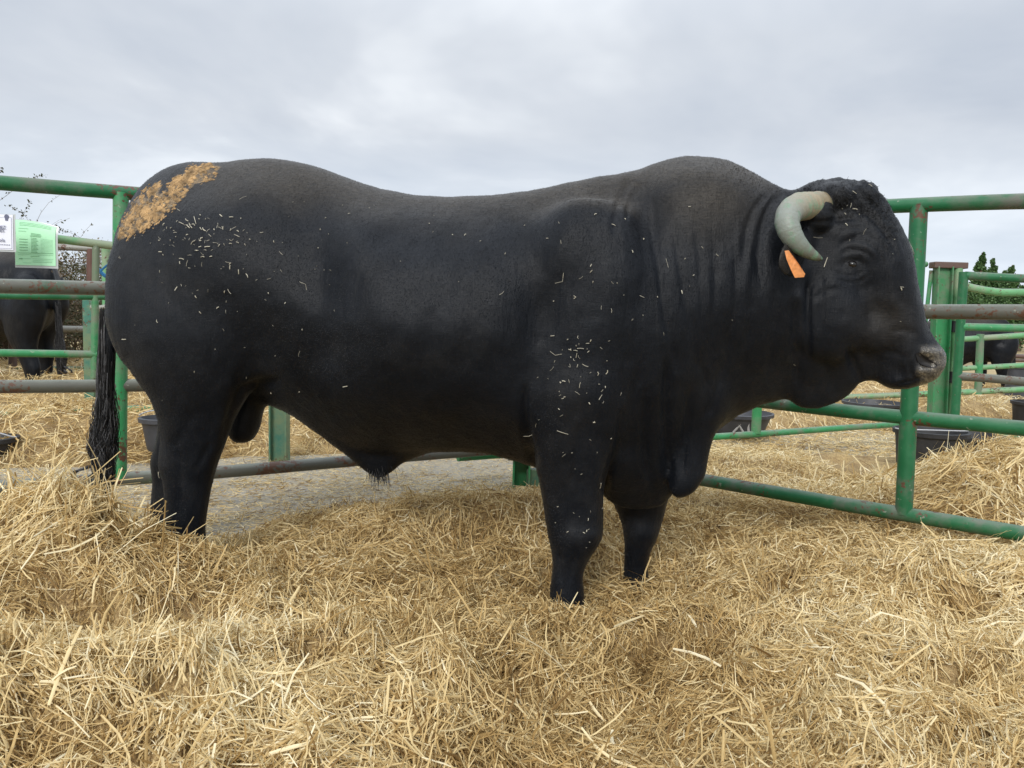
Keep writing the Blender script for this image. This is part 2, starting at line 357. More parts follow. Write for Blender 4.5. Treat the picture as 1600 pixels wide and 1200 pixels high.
straw_obj('straw_bedding', 'thick loose straw bedding heaped under and in front of the big bull', 'straw',
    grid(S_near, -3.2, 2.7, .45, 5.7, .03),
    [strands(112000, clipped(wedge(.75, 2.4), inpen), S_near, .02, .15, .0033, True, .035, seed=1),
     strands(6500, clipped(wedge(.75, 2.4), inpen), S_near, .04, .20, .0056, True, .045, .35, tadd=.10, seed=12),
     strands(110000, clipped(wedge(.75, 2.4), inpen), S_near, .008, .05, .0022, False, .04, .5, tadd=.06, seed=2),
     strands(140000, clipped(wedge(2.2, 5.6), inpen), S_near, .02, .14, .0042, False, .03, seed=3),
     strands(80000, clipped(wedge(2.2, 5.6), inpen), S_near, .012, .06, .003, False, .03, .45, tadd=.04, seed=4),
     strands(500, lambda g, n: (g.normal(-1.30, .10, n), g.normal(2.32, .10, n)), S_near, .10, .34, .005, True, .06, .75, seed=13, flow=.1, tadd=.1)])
straw_obj('straw_pile', 'loose straw spread over the pen floor behind the left fence', 'straw',
    grid(S_left, -9, 1.2, 4.0, 12, .07),
    [strands(75000, wedge(4.2, 11.5, .74, .3, xhi=1.2), S_left, .04, .2, .007, False, .045, .35, seed=5, tadd=.03)])
straw_obj('straw_heap', 'tall straw heap piled outside the right fence panel', 'straw',
    grid(S_heap, 1.0, 4.8, 2.9, 5.8, .04),
    [strands(60000, clipped(lambda g, n: (g.uniform(1.0, 4.8, n), g.uniform(2.6, 5.8, n)), lambda x, y: (y > fence_r(x)+.1) & (x < .74*y+.4)), S_heap, .04, .22, .0056, False, .04, .3, seed=6, tadd=.04)])
straw_obj('straw_mound', 'straw covering the far right pens beyond the green gate', 'straw',
    grid(S_right, 1.2, 12, 5.6, 15, .08),
    [strands(55000, wedge(5.8, 14, .74, .3, xlo=1.2), S_right, .04, .2, .0075, False, .05, .35, seed=7, tadd=.05)])
def S_all(x, y): return np.full_like(x, GZ+.006)
def litter(g, n):
    x, y = wedge(2.6, 8, .74, .3)(g, n); dens = np.clip(.42+.8*sstep(-.5, 1.0, x)+1.5*(fbm(x*1.1, y*2.2, 91, 3)-.5), .12, 1); k = g.random(len(x)) < dens; return x[k], y[k]
straw_obj('straw_litter', 'thin scatter of straw stalks trodden into the concrete alley', 'straw', None,
    [strands(130000, litter, S_all, .012, .08, .0038, False, .010, .07, flow=.2, seed=8, tmul=.6, minh=-1),
     strands(90000, clipped(wedge(4.2, 9, .74, .3, xlo=.3), lambda x, y: y < alley_back(x)+.5), S_all, .02, .10, .0055, False, .025, .12, flow=.3, seed=18, tmul=.6, minh=-1)])

# ------------------------------------------------------------------ the fences
def panel(name, label, cat, A, B, rails, ups, rad, mats, group, seg=26, sag=.004, z_off=0, extra=None):
    """A, B: ground ends of the panel; rails: two sighted points each; ups: (top point, bottom point)"""
    root = empty(name, (A[0], A[1], GZ)); tag(root, label, cat, group); o3 = np.array([A[0], A[1], GZ])
    for i, (p, q, r, m) in enumerate(rails):
        P = atline(*p, A, B); Q = atline(*q, A, B)
        if P[0] > Q[0]: P, Q = Q, P
        dd = (Q-P)/(Q[0]-P[0]); a = P+dd*(A[0]-P[0]); b = P+dd*(B[0]-P[0])
        g = np.random.default_rng(i+int(abs(A[0]*100))); wob = g.normal(0, 1, (4,))
        pts = []
        for k in range(seg+1):
            s_ = k/seg; pt = a+(b-a)*s_; pt[2] += sag*(math.sin(s_*7+wob[0]*3)+.5*math.sin(s_*15+wob[1]*3)); pt[1] += .6*sag*math.sin(s_*9+wob[2]*3); pts.append(pt-o3)
        mb = MB(); mb.tube(pts, r, 16); mb.build('rail', mats[m], root)
    for (p, q, r, m) in ups:
        P = atline(*p, A, B); Q = atline(*q, A, B); mb = MB(); mb.tube([P-o3+(Q-P)*k/8 for k in range(9)], r, 16)
        for rp, rq, rr, _ in rails:    # weld beads where the rails meet the upright
            pass
        mb.build('upright', mats[m], root)
    return root
LA, LB = (-3.35, 2.60), (.02, 4.50)
RA, RB = (.10, 4.50), (2.70, 2.34)
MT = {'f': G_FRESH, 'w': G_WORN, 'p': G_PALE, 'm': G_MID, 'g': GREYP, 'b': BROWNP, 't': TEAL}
pl = panel('pipe_fence', 'green and rusty pipe fence panel behind the rump of the big bull', 'fence', LA, LB,
    [((0, 286), (187, 301), .031, 'f'), ((0, 449), (166, 451), .031, 'w'), ((0, 604), (187, 601), .029, 'w'), ((0, 763), (560, 719), .031, 'w')],
    [((189, 301), (186, 747), .033, 'm'), ((812, 330), (812, 720), .033, 'f')], .03, MT, 'pipe fence panels around the near pen')
pr = panel('pipe_fence', 'bright green pipe fence panel in front of the head of the big bull', 'fence', RA, RB,
    [((1385, 323), (1600, 317), .030, 'f'), ((1443, 486), (1599, 487), .030, 'w'), ((1240, 633), (1600, 669), .030, 'f'), ((1100, 752), (1412, 803), .031, 'f')],
    [((1436, 322), (1412, 803), .034, 'f')], .03, MT, 'pipe fence panels around the near pen')
# foot under the corner where the two panels meet
ft = empty('corner_post', tuple(atz(814, 762, GZ))); tag(ft, 'short green channel foot at the pen corner under the belly of the big bull', 'fence post')
mb = MB()
for sx in (-.045, .045): mb.box((sx, 0, .085), (.012, .09, .17))
mb.box((0, .045, .085), (.078, .012, .17)); mb.build('channel', G_MID, ft, False, .003)
mb = MB(); mb.box((.08, .02, .06), (.1, .06, .1)); mb.build('shoe', TEAL, ft, False, .004)
mb = MB(); mb.box((0, 0, .176), (.16, .14, .012)); mb.build('plate', G_WORN, ft, False, .002)

# back fence, left pen
BA, BB = (-5.2, 4.44), (-2.45, 6.10)
panel('pipe_fence', 'faded green pipe fence behind the left pen, holding the two papers', 'fence', BA, BB,
    [((90, 373), (170, 383), .030, 'p'), ((0, 462), (166, 464), .022, 'f'), ((0, 551), (155, 553), .027, 'm'), ((0, 648), (240, 638), .027, 'm')],
    [((150, 383), (147, 590), .025, 'm')], .03, MT, 'pipe fence panels of the left pens')
# gate post with hinge rings, near x=150
P0 = aty(143, 600, 6.9); gp = empty('gate_post', (P0[0], 6.9, GZ)); tag(gp, 'rusty green square gate post with hinge pins left of the tail of the big bull', 'gate post')
def zat(px, py, y): return aty(px, py, y)[2]-GZ
mb = MB(); hh = zat(143, 455, 6.9); mb.box((0, 0, hh/2), (.09, .09, hh)); mb.build('post', TEAL, gp, False, .006)
for yy in (480, 535):
    mb = MB(); z_ = zat(143, yy, 6.9); mb.tube([(.04, -.05, z_), (.10, -.06, z_-.005), (.19, -.05, z_+.01)], .022, 10); mb.build('hinge_pin', GREYP, gp)
mb = MB(); mb.tube([(.14, 0, .05), (.15, 0, zat(163, 383, 6.9))], .035, 12); mb.build('gate_tube', G_PALE, gp)
# second, farther fence on the left
FA, FB = (-8.0, 8.2), (-4.3, 9.4)
pf = panel('pipe_fence', 'grey pipe fence with a brown upright in front of the thorny hedge', 'fence', FA, FB,
    [((90, 386), (175, 391), .036, 'g'), ((100, 514), (150, 514), .038, 'g'), ((0, 578), (140, 576), .03, 'f')],
    [((142, 389), (141, 580), .045, 'b'), ((20, 388), (20, 580), .045, 'b')], .03, MT, 'pipe fence panels of the left pens')
tw = aty(166, 424, 5.9); mb = MB()
pts = [tw+np.array([.09*math.sin(a*1.3)-.02, -.04*math.cos(a), .055*math.sin(a*2.1)+.004*a]) for a in np.linspace(0, 6.5, 40)]
mb.tube(pts, .008, 6); o = mb.build('blue_twine', BLUE); tag(o, 'bright blue twine knotted round the gate tube beside the tail', 'twine')

# wide post at x=437 seen under the flank
def channel_post(name, label, px, pyt, pyb, Y, wdt, m1, m2, tilt=0):
    b_ = aty(px, pyb, Y); t_ = aty(px+tilt, pyt, Y); r = empty(name, (b_[0], Y, GZ)); tag(r, label, 'fence post')
    h = t_[2]-GZ; lean = (t_[0]-b_[0])/(t_[2]-b_[2]); Rm = np.array([[1, 0, lean], [0, 1, 0], [-lean, 0, 1]])
    mb = MB(); mb.box((lean*h/2, 0, h/2), (wdt, .05, h), Rm); mb.box((lean*h/2-wdt/2+.006, -.045, h/2), (.012, .04, h), Rm); mb.box((lean*h/2+wdt/2-.006, -.045, h/2), (.012, .04, h), Rm)
    mb.build('channel', m1, r, False, .003); return r, lean, h
channel_post('fence_post', 'wide teal and green channel post seen between the hind leg and sheath', 438, 400, 722, 5.0, .115, TEAL, TEAL)

# right back panel, its wide end post, and the gate beyond
QA, QB = (-.3, 4.42), (3.35, 6.40)
panel('pipe_fence', 'thin green pipe fence crossing behind the chin and dewlap of the big bull', 'fence', QA, QB,
    [((1110, 684), (1400, 662), .024, 'm'), ((1500, 578), (1480, 577), .022, 'm'), ((1480, 497), (1500, 497), .022, 'm'), ((1480, 414), (1500, 414), .024, 'm')],
    [((1187, 560), (1181, 677), .034, 'm')], .03, MT, 'pipe fence panels of the right pens')
rp, lean, hp = channel_post('fence_post', 'tall light green channel post with a rusty cap plate right of the nose', 1464, 417, 645, 6.35, .125, G_MID, G_PALE, 10)
mb = MB(); mb.box((lean*hp+.045, -.01, hp+.012), (.27, .10, .05)); mb.build('cap_plate', BROWNP, rp, False, .006)
mb = MB(); mb.tube([(.115, -.03, .03), (.115+lean*hp, -.03, hp-.01)], .034, 12); mb.build('hinge_tube', G_PALE, rp)
for yy in (509, 588):
    z_ = zat(1480, yy, 6.3); mb = MB(); mb.tube([(.118+lean*z_, -.03, z_-.05), (.118+lean*z_, -.03, z_+.04)], .048, 12); mb.build('hinge_collar', RUBBER, rp)
mb = MB(); z1 = zat(1440, 500, 6.4); mb.tube([(-.15, .02, hp*.55), (-.125, .02, hp-.03)], .016, 12); mb.build('latch_tube', G_MID, rp)
CA, CB = (3.49, 6.07), (5.9, 5.55)
panel('gate', 'green pipe gate right of the wide post with manure on one rail', 'gate', CA, CB,
    [((1510, 431), (1599, 434), .033, 'f'), ((1505, 510), (1599, 513), .030, 'm'), ((1505, 589), (1599, 597), .033, 'w'), ((1505, 668), (1599, 684), .03, 'm')],
    [((1506, 425), (1490, 680), .034, 'f')], .03, MT, None)
panel('pipe_fence', 'pale green pipe fence with one bent rail in front of the distant cattle', 'fence', (2.4, 9.3), (9.2, 8.2),
    [((1335, 620), (1599, 608), .034, 'p'), ((1480, 576), (1599, 570), .030, 'p'), ((1480, 531), (1599, 524), .032, 'p')],
    [((1532, 522), (1528, 616), .04, 'm')], .03, MT, 'pipe fence panels of the right pens')
mb = MB(); pts = [aty(x, y, 8.6) for x, y in ((1490, 443), (1505, 446), (1520, 450), (1540, 454), (1565, 457), (1600, 457), (1680, 452))]
mb.tube(pts, .042, 12); o = mb.build('bent_pipe', G_PALE); tag(o, 'bent pale green pipe sagging just below the top rail of the gate', 'pipe')
panel('pipe_fence', 'brown boarded rail fence behind the black cattle on the far right', 'fence', (4.0, 14.2), (11.5, 13.6),
    [((1500, 519), (1599, 521), .07, 'b'), ((1540, 555), (1599, 557), .04, 'b'), ((1540, 563), (1599, 563), .03, 'b'), ((1420, 600), (1599, 604), .05, 'f')],
    [((1567, 525), (1566, 600), .09, 'p'), ((1580, 525), (1580, 600), .06, 'b')], .03, MT, 'pipe fence panels of the right pens')

# ------------------------------------------------------------------ papers on the left fence
def paper(name, label, cat, X0px, X1px, ytop, ybot, Y, m, curl, marks, tiltpx=0):
    a = aty(X0px, ybot, Y); b = aty(X1px, ybot, Y); top = aty((X0px+X1px)/2, ytop, Y)[2]; w_ = b[0]-a[0]; h_ = top-a[2]
    root = empty(name, (a[0], Y, a[2])); tag(root, label, cat)
    def pos(u, v, off=0):
        y = curl*(max(0, v-.6)**2)*1.2; drop = tiltpx*u*u*max(0, v-.3)
        return (u*w_-.02*(v > .75)*(v-.75)*(1-u), y-off-.01*math.sin(u*3), v*h_-drop)
    def sheetm(nm, u0, u1, v0, v1, mt, off, th=.0012):
        mb = MB(); n = 10; mm_ = 12; V = []; 
        for lay in (0, th):
            for j in range(mm_+1):
                for i in range(n+1): V.append(pos(u0+(u1-u0)*i/n, v0+(v1-v0)*j/mm_, off+lay))
        F = []; k0 = (n+1)*(mm_+1)
        for j in range(mm_):
            for i in range(n):
                q = (j*(n+1)+i, j*(n+1)+i+1, (j+1)*(n+1)+i+1, (j+1)*(n+1)+i); F.append(q[::-1]); F.append(tuple(x+k0 for x in q))
        for i in range(n): F.append((i, i+1, i+1+k0, i+k0)); F.append((mm_*(n+1)+i+1, mm_*(n+1)+i, mm_*(n+1)+i+k0, mm_*(n+1)+i+1+k0))
        for j in range(mm_): F.append(((j+1)*(n+1), j*(n+1), j*(n+1)+k0, (j+1)*(n+1)+k0)); F.append((j*(n+1)+n, (j+1)*(n+1)+n, (j+1)*(n+1)+n+k0, j*(n+1)+n+k0))
        mb.add(V, F); return mb.build(nm, mt, root)
    sheetm('sleeve', -.02, 1.05, -.055, 1.0, SLEEVE, 0)
    sheetm('sheet', 0, 1, 0, .985, m, .004)
    mb = MB()
    for (u0, u1, v, hgt) in marks:
        n = 6; V = []
        for i in range(n+1):
            u = u0+(u1-u0)*i/n; p = pos(u, v, .0075); p2 = pos(u, v+hgt, .0075); V += [p, p2]
        mb.add(V, [(2*i, 2*i+2, 2*i+3, 2*i+1) for i in range(n)])
    mb.build('print', INK if m is WHITEP else INKG, root, False)
    return root, pos, w_, h_
mk = [(.12, .9, .93-.03*i, .006) for i in range(3)]+[(.42, .66, .70, .012), (.42, .68, .67, .012), (.4, .66, .64, .014)]
mk += [(.1+.0, .36, .80, .006), (.1, .3, .74, .006)]
for i in range(11): mk.append((.42, .56+.02*(i % 3), .6-.032*i, .010)); mk.append((.66, .95, .6-.032*i, .004)); 
for i in range(5): mk.append((.12, .34, .56-.06*i, .012))
mk += [(.08, .95, .262, .008), (.08, .95, .225, .005), (.4, .62, .19, .010), (.1, .2, .13, .02), (.22, .4, .14, .005), (.45, .95, .14, .005), (.45, .93, .105, .005), (.45, .92, .07, .007), (.2, .42, .05, .004)]
paper('notice_paper', 'light green printed form in a clear sleeve hung on the left back fence', 'paper', 25, 88, 343, 414, 5.45, GREENP, .09, mk, .06)
rt, pos, w_, h_ = paper('notice_paper', 'white printed notice cut by the left edge of the photo beside the green form', 'paper', -40, 22, 334, 389, 5.2, WHITEP, .02,
    [(.05, .97, .90, .005), (.05, .97, .035, .006), (.965, .972, .035, .87)]+[(.62+.04*i, .645+.04*i, .125, .022) for i in range(8)], .0)
def letters(txt, u, v, size, parent, pos, w_, h_, m, name='lettering'):
    c = D.curves.new(name, 'FONT'); c.body = txt; c.size = size; c.extrude = .0006; ob = D.objects.new(name, c); COL.objects.link(ob)
    dg = bpy.context.evaluated_depsgraph_get(); me = D.meshes.new_from_object(ob.evaluated_get(dg)); D.objects.remove(ob)
    o = link(name, me, m, parent, False); o.rotation_euler = (math.pi/2, 0, 0); p = pos(u, v, .009); o.location = p; return o
letters('MEZ', .63, .58, .030, rt, pos, w_, h_, INK); letters('RES', .63, .49, .030, rt, pos, w_, h_, INK); letters('vola', .62, .22, .032, rt, pos, w_, h_, INK)
mb = MB(); p = pos(.86, .925, .008)
mb.add([(p[0]+.016*math.cos(a), p[1], p[2]+.016*math.sin(a)) for a in np.linspace(0, math.tau, 9)[:-1]], [tuple(range(7, -1, -1))]); mb.box((p[0], p[1], p[2]-.018), (.018, .002, .016)); mb.build('emblem', INK, rt, False)

# ------------------------------------------------------------------ tubs and buckets
def tub(label, px, pyt, Y, r_top, r_bot, h, m=RUBBER, sq=None, handle=True, tip=0, name='rubber_tub', z0=GZ+.02, cat='tub', group=None, rz=0):
    x = aty(px, pyt, Y)[0]; r = empty(name, (x, Y, z0), rz); tag(r, label, cat, group)
    t = .012; prof = [(.001, .006), (r_bot*.93, .0), (r_bot, .012)]+[(r_bot+(r_top-r_bot)*k/6, h*k/6) for k in range(1, 6)]+[(r_top, h-.03), (r_top+.014, h-.026), (r_top+.016, h), (r_top-.002, h+.003), (r_top-t, h-.03), (r_bot-t, .03), (.001, .026)]
    mb = MB(); mb.lathe(prof, sq=sq); mb.build('shell', m, r)
    if handle:
        s = sq or 1; pts = [((r_top+.02)*s*math.cos(a), -(r_top*.9)*math.sin(a)*.55, h+.006+r_top*.35*math.sin(a)**2*(1 if handle == 1 else .1)) for a in np.linspace(0, math.pi, 25)]
        mb = MB(); mb.tube(pts, .004, 8); mb.build('handle', WIRE, r)
    return r
zt = lambda px, py, Y: aty(px, py, Y)[2]
tub('dark grey feed bucket behind the hind legs of the big bull', 256, 652, 4.9, .135, .10, zt(256, 652, 4.9)-.02, DARKPL, name='feed_bucket', z0=.02, cat='bucket')
tub('black rubber tub in the straw cut by the left edge of the photo', -18, 683, 4.7, .15, .13, zt(-18, 683, 4.7)-.0, RUBBER, name='rubber_tub', z0=.0)
tx = tub('dark grey tub with chalked characters standing behind the dewlap of the big bull', 1150, 640, 6.6, .30, .235, zt(1150, 640, 6.6)-.02, DARKPL, handle=False, z0=.0, name='feed_tub', cat='tub')
def ring(cx, cz, rx, rz_, R, parent, name='chalk_mark'):
    pts = []
    for a in np.linspace(0, math.tau, 24):
        x = cx+rx*math.cos(a); z = cz+rz_*math.sin(a); rr = R(z)+.004; pts.append((x, -math.sqrt(max(1e-4, rr*rr-x*x)), z))
    mb = MB(); mb.tube(pts, .011, 6); return mb.build(name, CHALK, parent)
RR = lambda z: .235+.065*min(1, z/.28)
ring(.06, .09, .026, .065, RR, tx)
mb = MB()
for p_, q_ in (((-.08, .03), (0, .15)), ((-.08, .15), (0, .03))):
    mb.tube([(p_[0]+(q_[0]-p_[0])*k/5, -math.sqrt((RR(p_[1]+(q_[1]-p_[1])*k/5)+.004)**2-(p_[0]+(q_[0]-p_[0])*k/5)**2), p_[1]+(q_[1]-p_[1])*k/5) for k in range(6)], .010, 6)
mb.build('chalk_mark', CHALK, tx)
tub('wide black rubber tub with a wire loop on its rim behind the right fence upright', 1455, 672, 4.95, .21, .18, zt(1455, 672, 4.95)-GZ-.02, RUBBER, handle=2, cat='tub')
tub('low black rubber tub between the straw heap and the wire rimmed tub', 1528, 680, 5.3, .19, .17, zt(1528, 680, 5.3)-GZ-.02, RUBBER, handle=False, cat='tub')
tub('large black tub behind the fence under the chin of the big bull', 1366, 628, 8.0, .30, .26, zt(1366, 628, 8.0)-GZ-.02, DARKPL, handle=False, cat='tub')
tub('dark blue grey tub beside the distant fence at the right edge of the photo', 1614, 573, 10.5, .28, .32, zt(1614, 573, 10.5)-GZ-.02, DARKPL, handle=False, cat='tub')
tub('black tub behind the straw mound low at the right edge of the photo', 1622, 628, 7.0, .2, .17, zt(1622, 628, 7.0)-GZ-.02, RUBBER, handle=False, cat='tub')
tub('black bucket standing behind the wide green post', 1478, 575, 9.6, .16, .13, zt(1478, 575, 9.6)-GZ-.02, RUBBER, handle=False, cat='bucket')

# ------------------------------------------------------------------ the big bull
BT = math.atan(-.15); BO = np.array([-.45, 2.7325, 0.]); BX = np.array([math.cos(BT), math.sin(BT), 0]); BN = np.array([-math.sin(BT), math.cos(BT), 0])
def Bp(px, py, d):
    """bull frame point (forward, sideways, up) met by a sight line at sideways offset d"""
    r = ray(px, py); t = (d-(Cv-BO)@BN)/(r@BN); P = Cv+r*t-BO; return np.array([P@BX, d, P[2]])
def to_px(V):
    """bull frame -> photograph coordinates"""
    W = BO+V[:, :1]*BX+V[:, 1:2]*BN+V[:, 2:3]*np.array([0, 0, 1.])-Cv; q = W@Fv; return 800+FL*(W@Rv)/q, 600-FL*(W@Uv)/q
class Loft:
    def __init__(s): s.V = []; s.F = []
    def rings(s, R):
        n = len(R[0]); b = len(s.V)
        for r in R: s.V += [tuple(p) for p in r]
        for i in range(len(R)-1):
            for k in range(n): s.F.append((b+i*n+k, b+i*n+(k+1) % n, b+(i+1)*n+(k+1) % n, b+(i+1)*n+k))
        for i, rv in ((0, True), (len(R)-1, False)):
            c = len(s.V); s.V.append(tuple(np.mean(R[i], 0)))
            for k in range(n):
                f = (b+i*n+k, b+i*n+(k+1) % n, c); s.F.append(f[::-1] if rv else f)
LO = Loft()
def spline(rows, m):
    """Catmull-Rom resample of a list of equal length number rows"""
    A = np.array(rows, float); n = len(A); outp = []
    for i in range(n-1):
        p0, p1, p2, p3 = A[max(i-1, 0)], A[i], A[i+1], A[min(i+2, n-1)]
        for k in range(m):
            t = k/m; outp.append(.5*((2*p1)+(p2-p0)*t+(2*p0-5*p1+4*p2-p3)*t*t+(3*p1-p0-3*p2+p3)*t**3))
    outp.append(A[-1]); return np.array(outp)
def slabs(rows, n=44, m=3, q=.85):
    """rows: top px,py, bottom px,py, d centre, half width, then width share at five heights bottom..top"""
    R = []
    for r in spline(rows, m):
        T = Bp(r[0], r[1], r[4]); Bt = Bp(r[2], r[3], r[4]); c = (T+Bt)/2; v = (T-Bt)/2; ring = []
        for k in range(n):
            th = math.tau*k/n; s_ = math.cos(th); si = math.sin(th)
            pr = np.interp(s_, [-.9, -.45, 0, .45, .9], r[6:11]); wv = r[5]*pr*abs(si)**q*(1 if si > 0 else -1)
            ring.append(c+v*s_+np.array([0, wv, 0]))
        R.append(ring)
    LO.rings(R)
def limb(rows, n=28, m=3, q=.95):
    """rows: left px, right px, py, d, half width sideways"""
    R = []
    for r in spline(rows, m):
        a = Bp(r[0], r[2], r[3]); b = Bp(r[1], r[2], r[3]); c = (a+b)/2; h = (b[0]-a[0])/2; ring = []
        for k in range(n):
            th = -math.tau*k/n; co, si = math.cos(th), math.sin(th)
            ring.append(c+np.array([h*abs(co)**q*np.sign(co), r[4]*abs(si)**q*np.sign(si), 0]))
        R.append(ring)
    LO.rings(R)
RUMP = [.55, .85, 1, .97, .62]; BEL = [.62, .93, 1, .93, .62]; CH = [.42, .78, 1, .92, .55]; NK = [.45, .8, 1, .9, .6]
slabs([(192, 352, 188, 490, .04, .06, *RUMP), (204, 318, 204, 540, .03, .11, *RUMP), (224, 286, 228, 580, .02, .17, *RUMP), (255, 262, 258, 610, .01, .235, *RUMP),
       (300, 250, 300, 625, 0, .295, *RUMP), (345, 252, 345, 630, 0, .34, *RUMP), (385, 247, 385, 630, 0, .35, *RUMP), (430, 245, 430, 634, 0, .36, *BEL),
       (480, 251, 480, 662, 0, .37, *BEL), (520, 264, 520, 682, 0, .39, *BEL), (570, 284, 570, 700, 0, .41, *BEL), (620, 297, 620, 706, 0, .425, *BEL),
       (680, 305, 680, 706, 0, .43, *BEL), (750, 304, 750, 707, 0, .425, *BEL), (810, 300, 810, 720, 0, .41, *BEL), (860, 291, 860, 738, 0, .39, *BEL),
       (910, 276, 910, 755, 0, .37, *CH), (960, 267, 960, 775, 0, .355, *CH), (985, 263, 985, 783, 0, .345, *CH), (1020, 249, 1020, 785, 0, .335, *CH), (1060, 239, 1050, 772, 0, .32, *CH),
       (1090, 236, 1078, 730, 0, .305, *CH), (1125, 240, 1100, 690, 0, .29, *NK), (1165, 256, 1132, 668, -.01, .27, *NK), (1200, 281, 1165, 650, -.02, .245, *NK), (1228, 296, 1200, 637, -.03, .22, *NK), (1250, 305, 1225, 628, -.035, .20, *NK)])
# head
HD = [.55, .8, .95, 1, .8]; MZ = [.75, .95, 1, .95, .7]
slabs([(1225, 306, 1215, 600, -.03, .17, *HD), (1252, 292, 1240, 632, -.04, .175, *HD), (1280, 281, 1268, 640, -.05, .17, .35, .7, .92, 1, .85), (1318, 279, 1300, 634, -.06, .168, .32, .62, .9, 1, .9), (1352, 288, 1322, 622, -.07, .165, .32, .62, .92, 1, .95),
       (1382, 320, 1336, 606, -.08, .158, .38, .64, .88, 1, .95), (1406, 358, 1348, 597, -.09, .145, .5, .72, .9, 1, .92), (1422, 400, 1358, 596, -.10, .125, .62, .8, .95, 1, .9), (1431, 445, 1370, 599, -.11, .108, .72, .9, 1, 1, .85),
       (1442, 490, 1385, 604, -.12, .098, .8, .96, 1, .98, .8), (1455, 522, 1404, 607, -.125, .092, *MZ), (1467, 541, 1424, 606, -.13, .090, *MZ), (1474, 552, 1442, 602, -.132, .082, *MZ), (1476, 562, 1456, 592, -.134, .055, *MZ)], n=48)
# near fore leg, far fore leg
limb([(850, 960, 520, -.22, .10), (832, 985, 580, -.235, .125), (822, 985, 630, -.23, .13), (825, 972, 675, -.22, .12), (832, 958, 715, -.205, .105), (842, 946, 750, -.195, .092), (848, 942, 785, -.19, .082),
      (853, 943, 815, -.19, .076), (858, 941, 840, -.19, .076), (861, 927, 862, -.19, .068), (862, 916, 885, -.19, .058), (860, 912, 905, -.19, .055), (858, 914, 925, -.19, .058), (859, 914, 942, -.19, .062), (858, 922, 958, -.19, .066), (860, 930, 975, -.19, .066)])
limb([(950, 1055, 700, .14, .11), (952, 1050, 750, .15, .10), (958, 1042, 785, .155, .085), (967, 1037, 808, .155, .074), (974, 1030, 832, .155, .068), (976, 1019, 856, .155, .058), (975, 1013, 880, .155, .05), (973, 1014, 900, .155, .05), (972, 1021, 915, .155, .056), (972, 1030, 930, .155, .060), (974, 1036, 945, .155, .060)])
# near hind leg with thigh, far hind leg
limb([(205, 400, 330, -.14, .10), (178, 425, 400, -.19, .13), (171, 432, 460, -.215, .145), (174, 430, 510, -.22, .15), (190, 418, 555, -.22, .145), (216, 397, 595, -.215, .13), (240, 376, 630, -.21, .11), (250, 362, 660, -.205, .092), (252, 352, 688, -.20, .078),
      (249, 342, 712, -.20, .068), (252, 334, 738, -.20, .060), (258, 327, 765, -.20, .052), (260, 322, 795, -.20, .05), (261, 319, 825, -.20, .052), (260, 320, 850, -.20, .058), (257, 326, 875, -.20, .064), (256, 332, 900, -.20, .066)])
limb([(200, 400, 480, .19, .14), (214, 385, 560, .19, .13), (240, 365, 620, .19, .105), (248, 340, 665, .185, .08), (241, 322, 700, .18, .068), (237, 305, 722, .18, .062), (240, 296, 748, .18, .052), (238, 288, 790, .18, .048), (237, 286, 825, .18, .05), (235, 290, 850, .18, .056), (234, 296, 872, .18, .06)])
# sheath, scrotum, brisket and dewlap fold
slabs([(470, 610, 470, 655, 0, .16, *BEL), (515, 615, 515, 690, 0, .13, *BEL), (545, 630, 548, 714, 0, .095, *BEL), (566, 640, 570, 734, 0, .062, *BEL), (588, 640, 590, 747, 0, .045, *BEL), (608, 640, 608, 742, 0, .05, *BEL), (632, 640, 632, 724, 0, .08, *BEL), (668, 640, 668, 710, 0, .13, *BEL)])
limb([(365, 425, 600, -.02, .07), (362, 412, 628, -.02, .07), (357, 407, 650, -.02, .072), (355, 403, 670, -.02, .070), (360, 396, 685, -.02, .055), (370, 386, 692, -.02, .025)])
slabs([(925, 600, 940, 770, -.0, .22, *CH), (960, 600, 965, 790, 0, .20, *CH), (1000, 600, 1000, 796, 0, .17, *CH), (1035, 600, 1034, 790, 0, .13, *CH), (1060, 600, 1052, 770, 0, .09, *CH)])
limb([(1045, 1150, 600, -.10, .10), (1048, 1142, 640, -.10, .075), (1050, 1120, 675, -.105, .055), (1050, 1108, 705, -.105, .048), (1046, 1103, 735, -.105, .044), (1044, 1092, 757, -.105, .040), (1048, 1080, 770, -.105, .030), (1056, 1070, 777, -.105, .014)])
# tail: root ridge over the far side of the rump, dock down to the switch
def tubeloft(pts, n=20, m=4):
    R = []; P = spline(pts, m)
    C = [Bp(r[0], r[1], r[2]) for r in P]
    for i, r in enumerate(P):
        t = C[min(i+1, len(C)-1)]-C[max(i-1, 0)]; t /= np.linalg.norm(t); a = np.cross(t, [0, 1, 0]); a /= np.linalg.norm(a); b = np.cross(t, a)
        R.append([C[i]+r[3]*math.cos(math.tau*k/n)*a+r[3]*math.sin(math.tau*k/n)*b for k in range(n)])
    LO.rings(R)
tubeloft([(345, 268, .06, .035), (305, 266, .06, .045), (262, 282, .06, .045), (222, 318, .06, .042), (198, 365, .05, .038), (184, 420, .03, .033), (177, 480, .02, .029), (173, 530, .02, .027), (170, 580, .02, .026), (167, 625, .02, .025), (165, 670, .02, .024), (163, 710, .02, .018), (162, 740, .02, .010)])
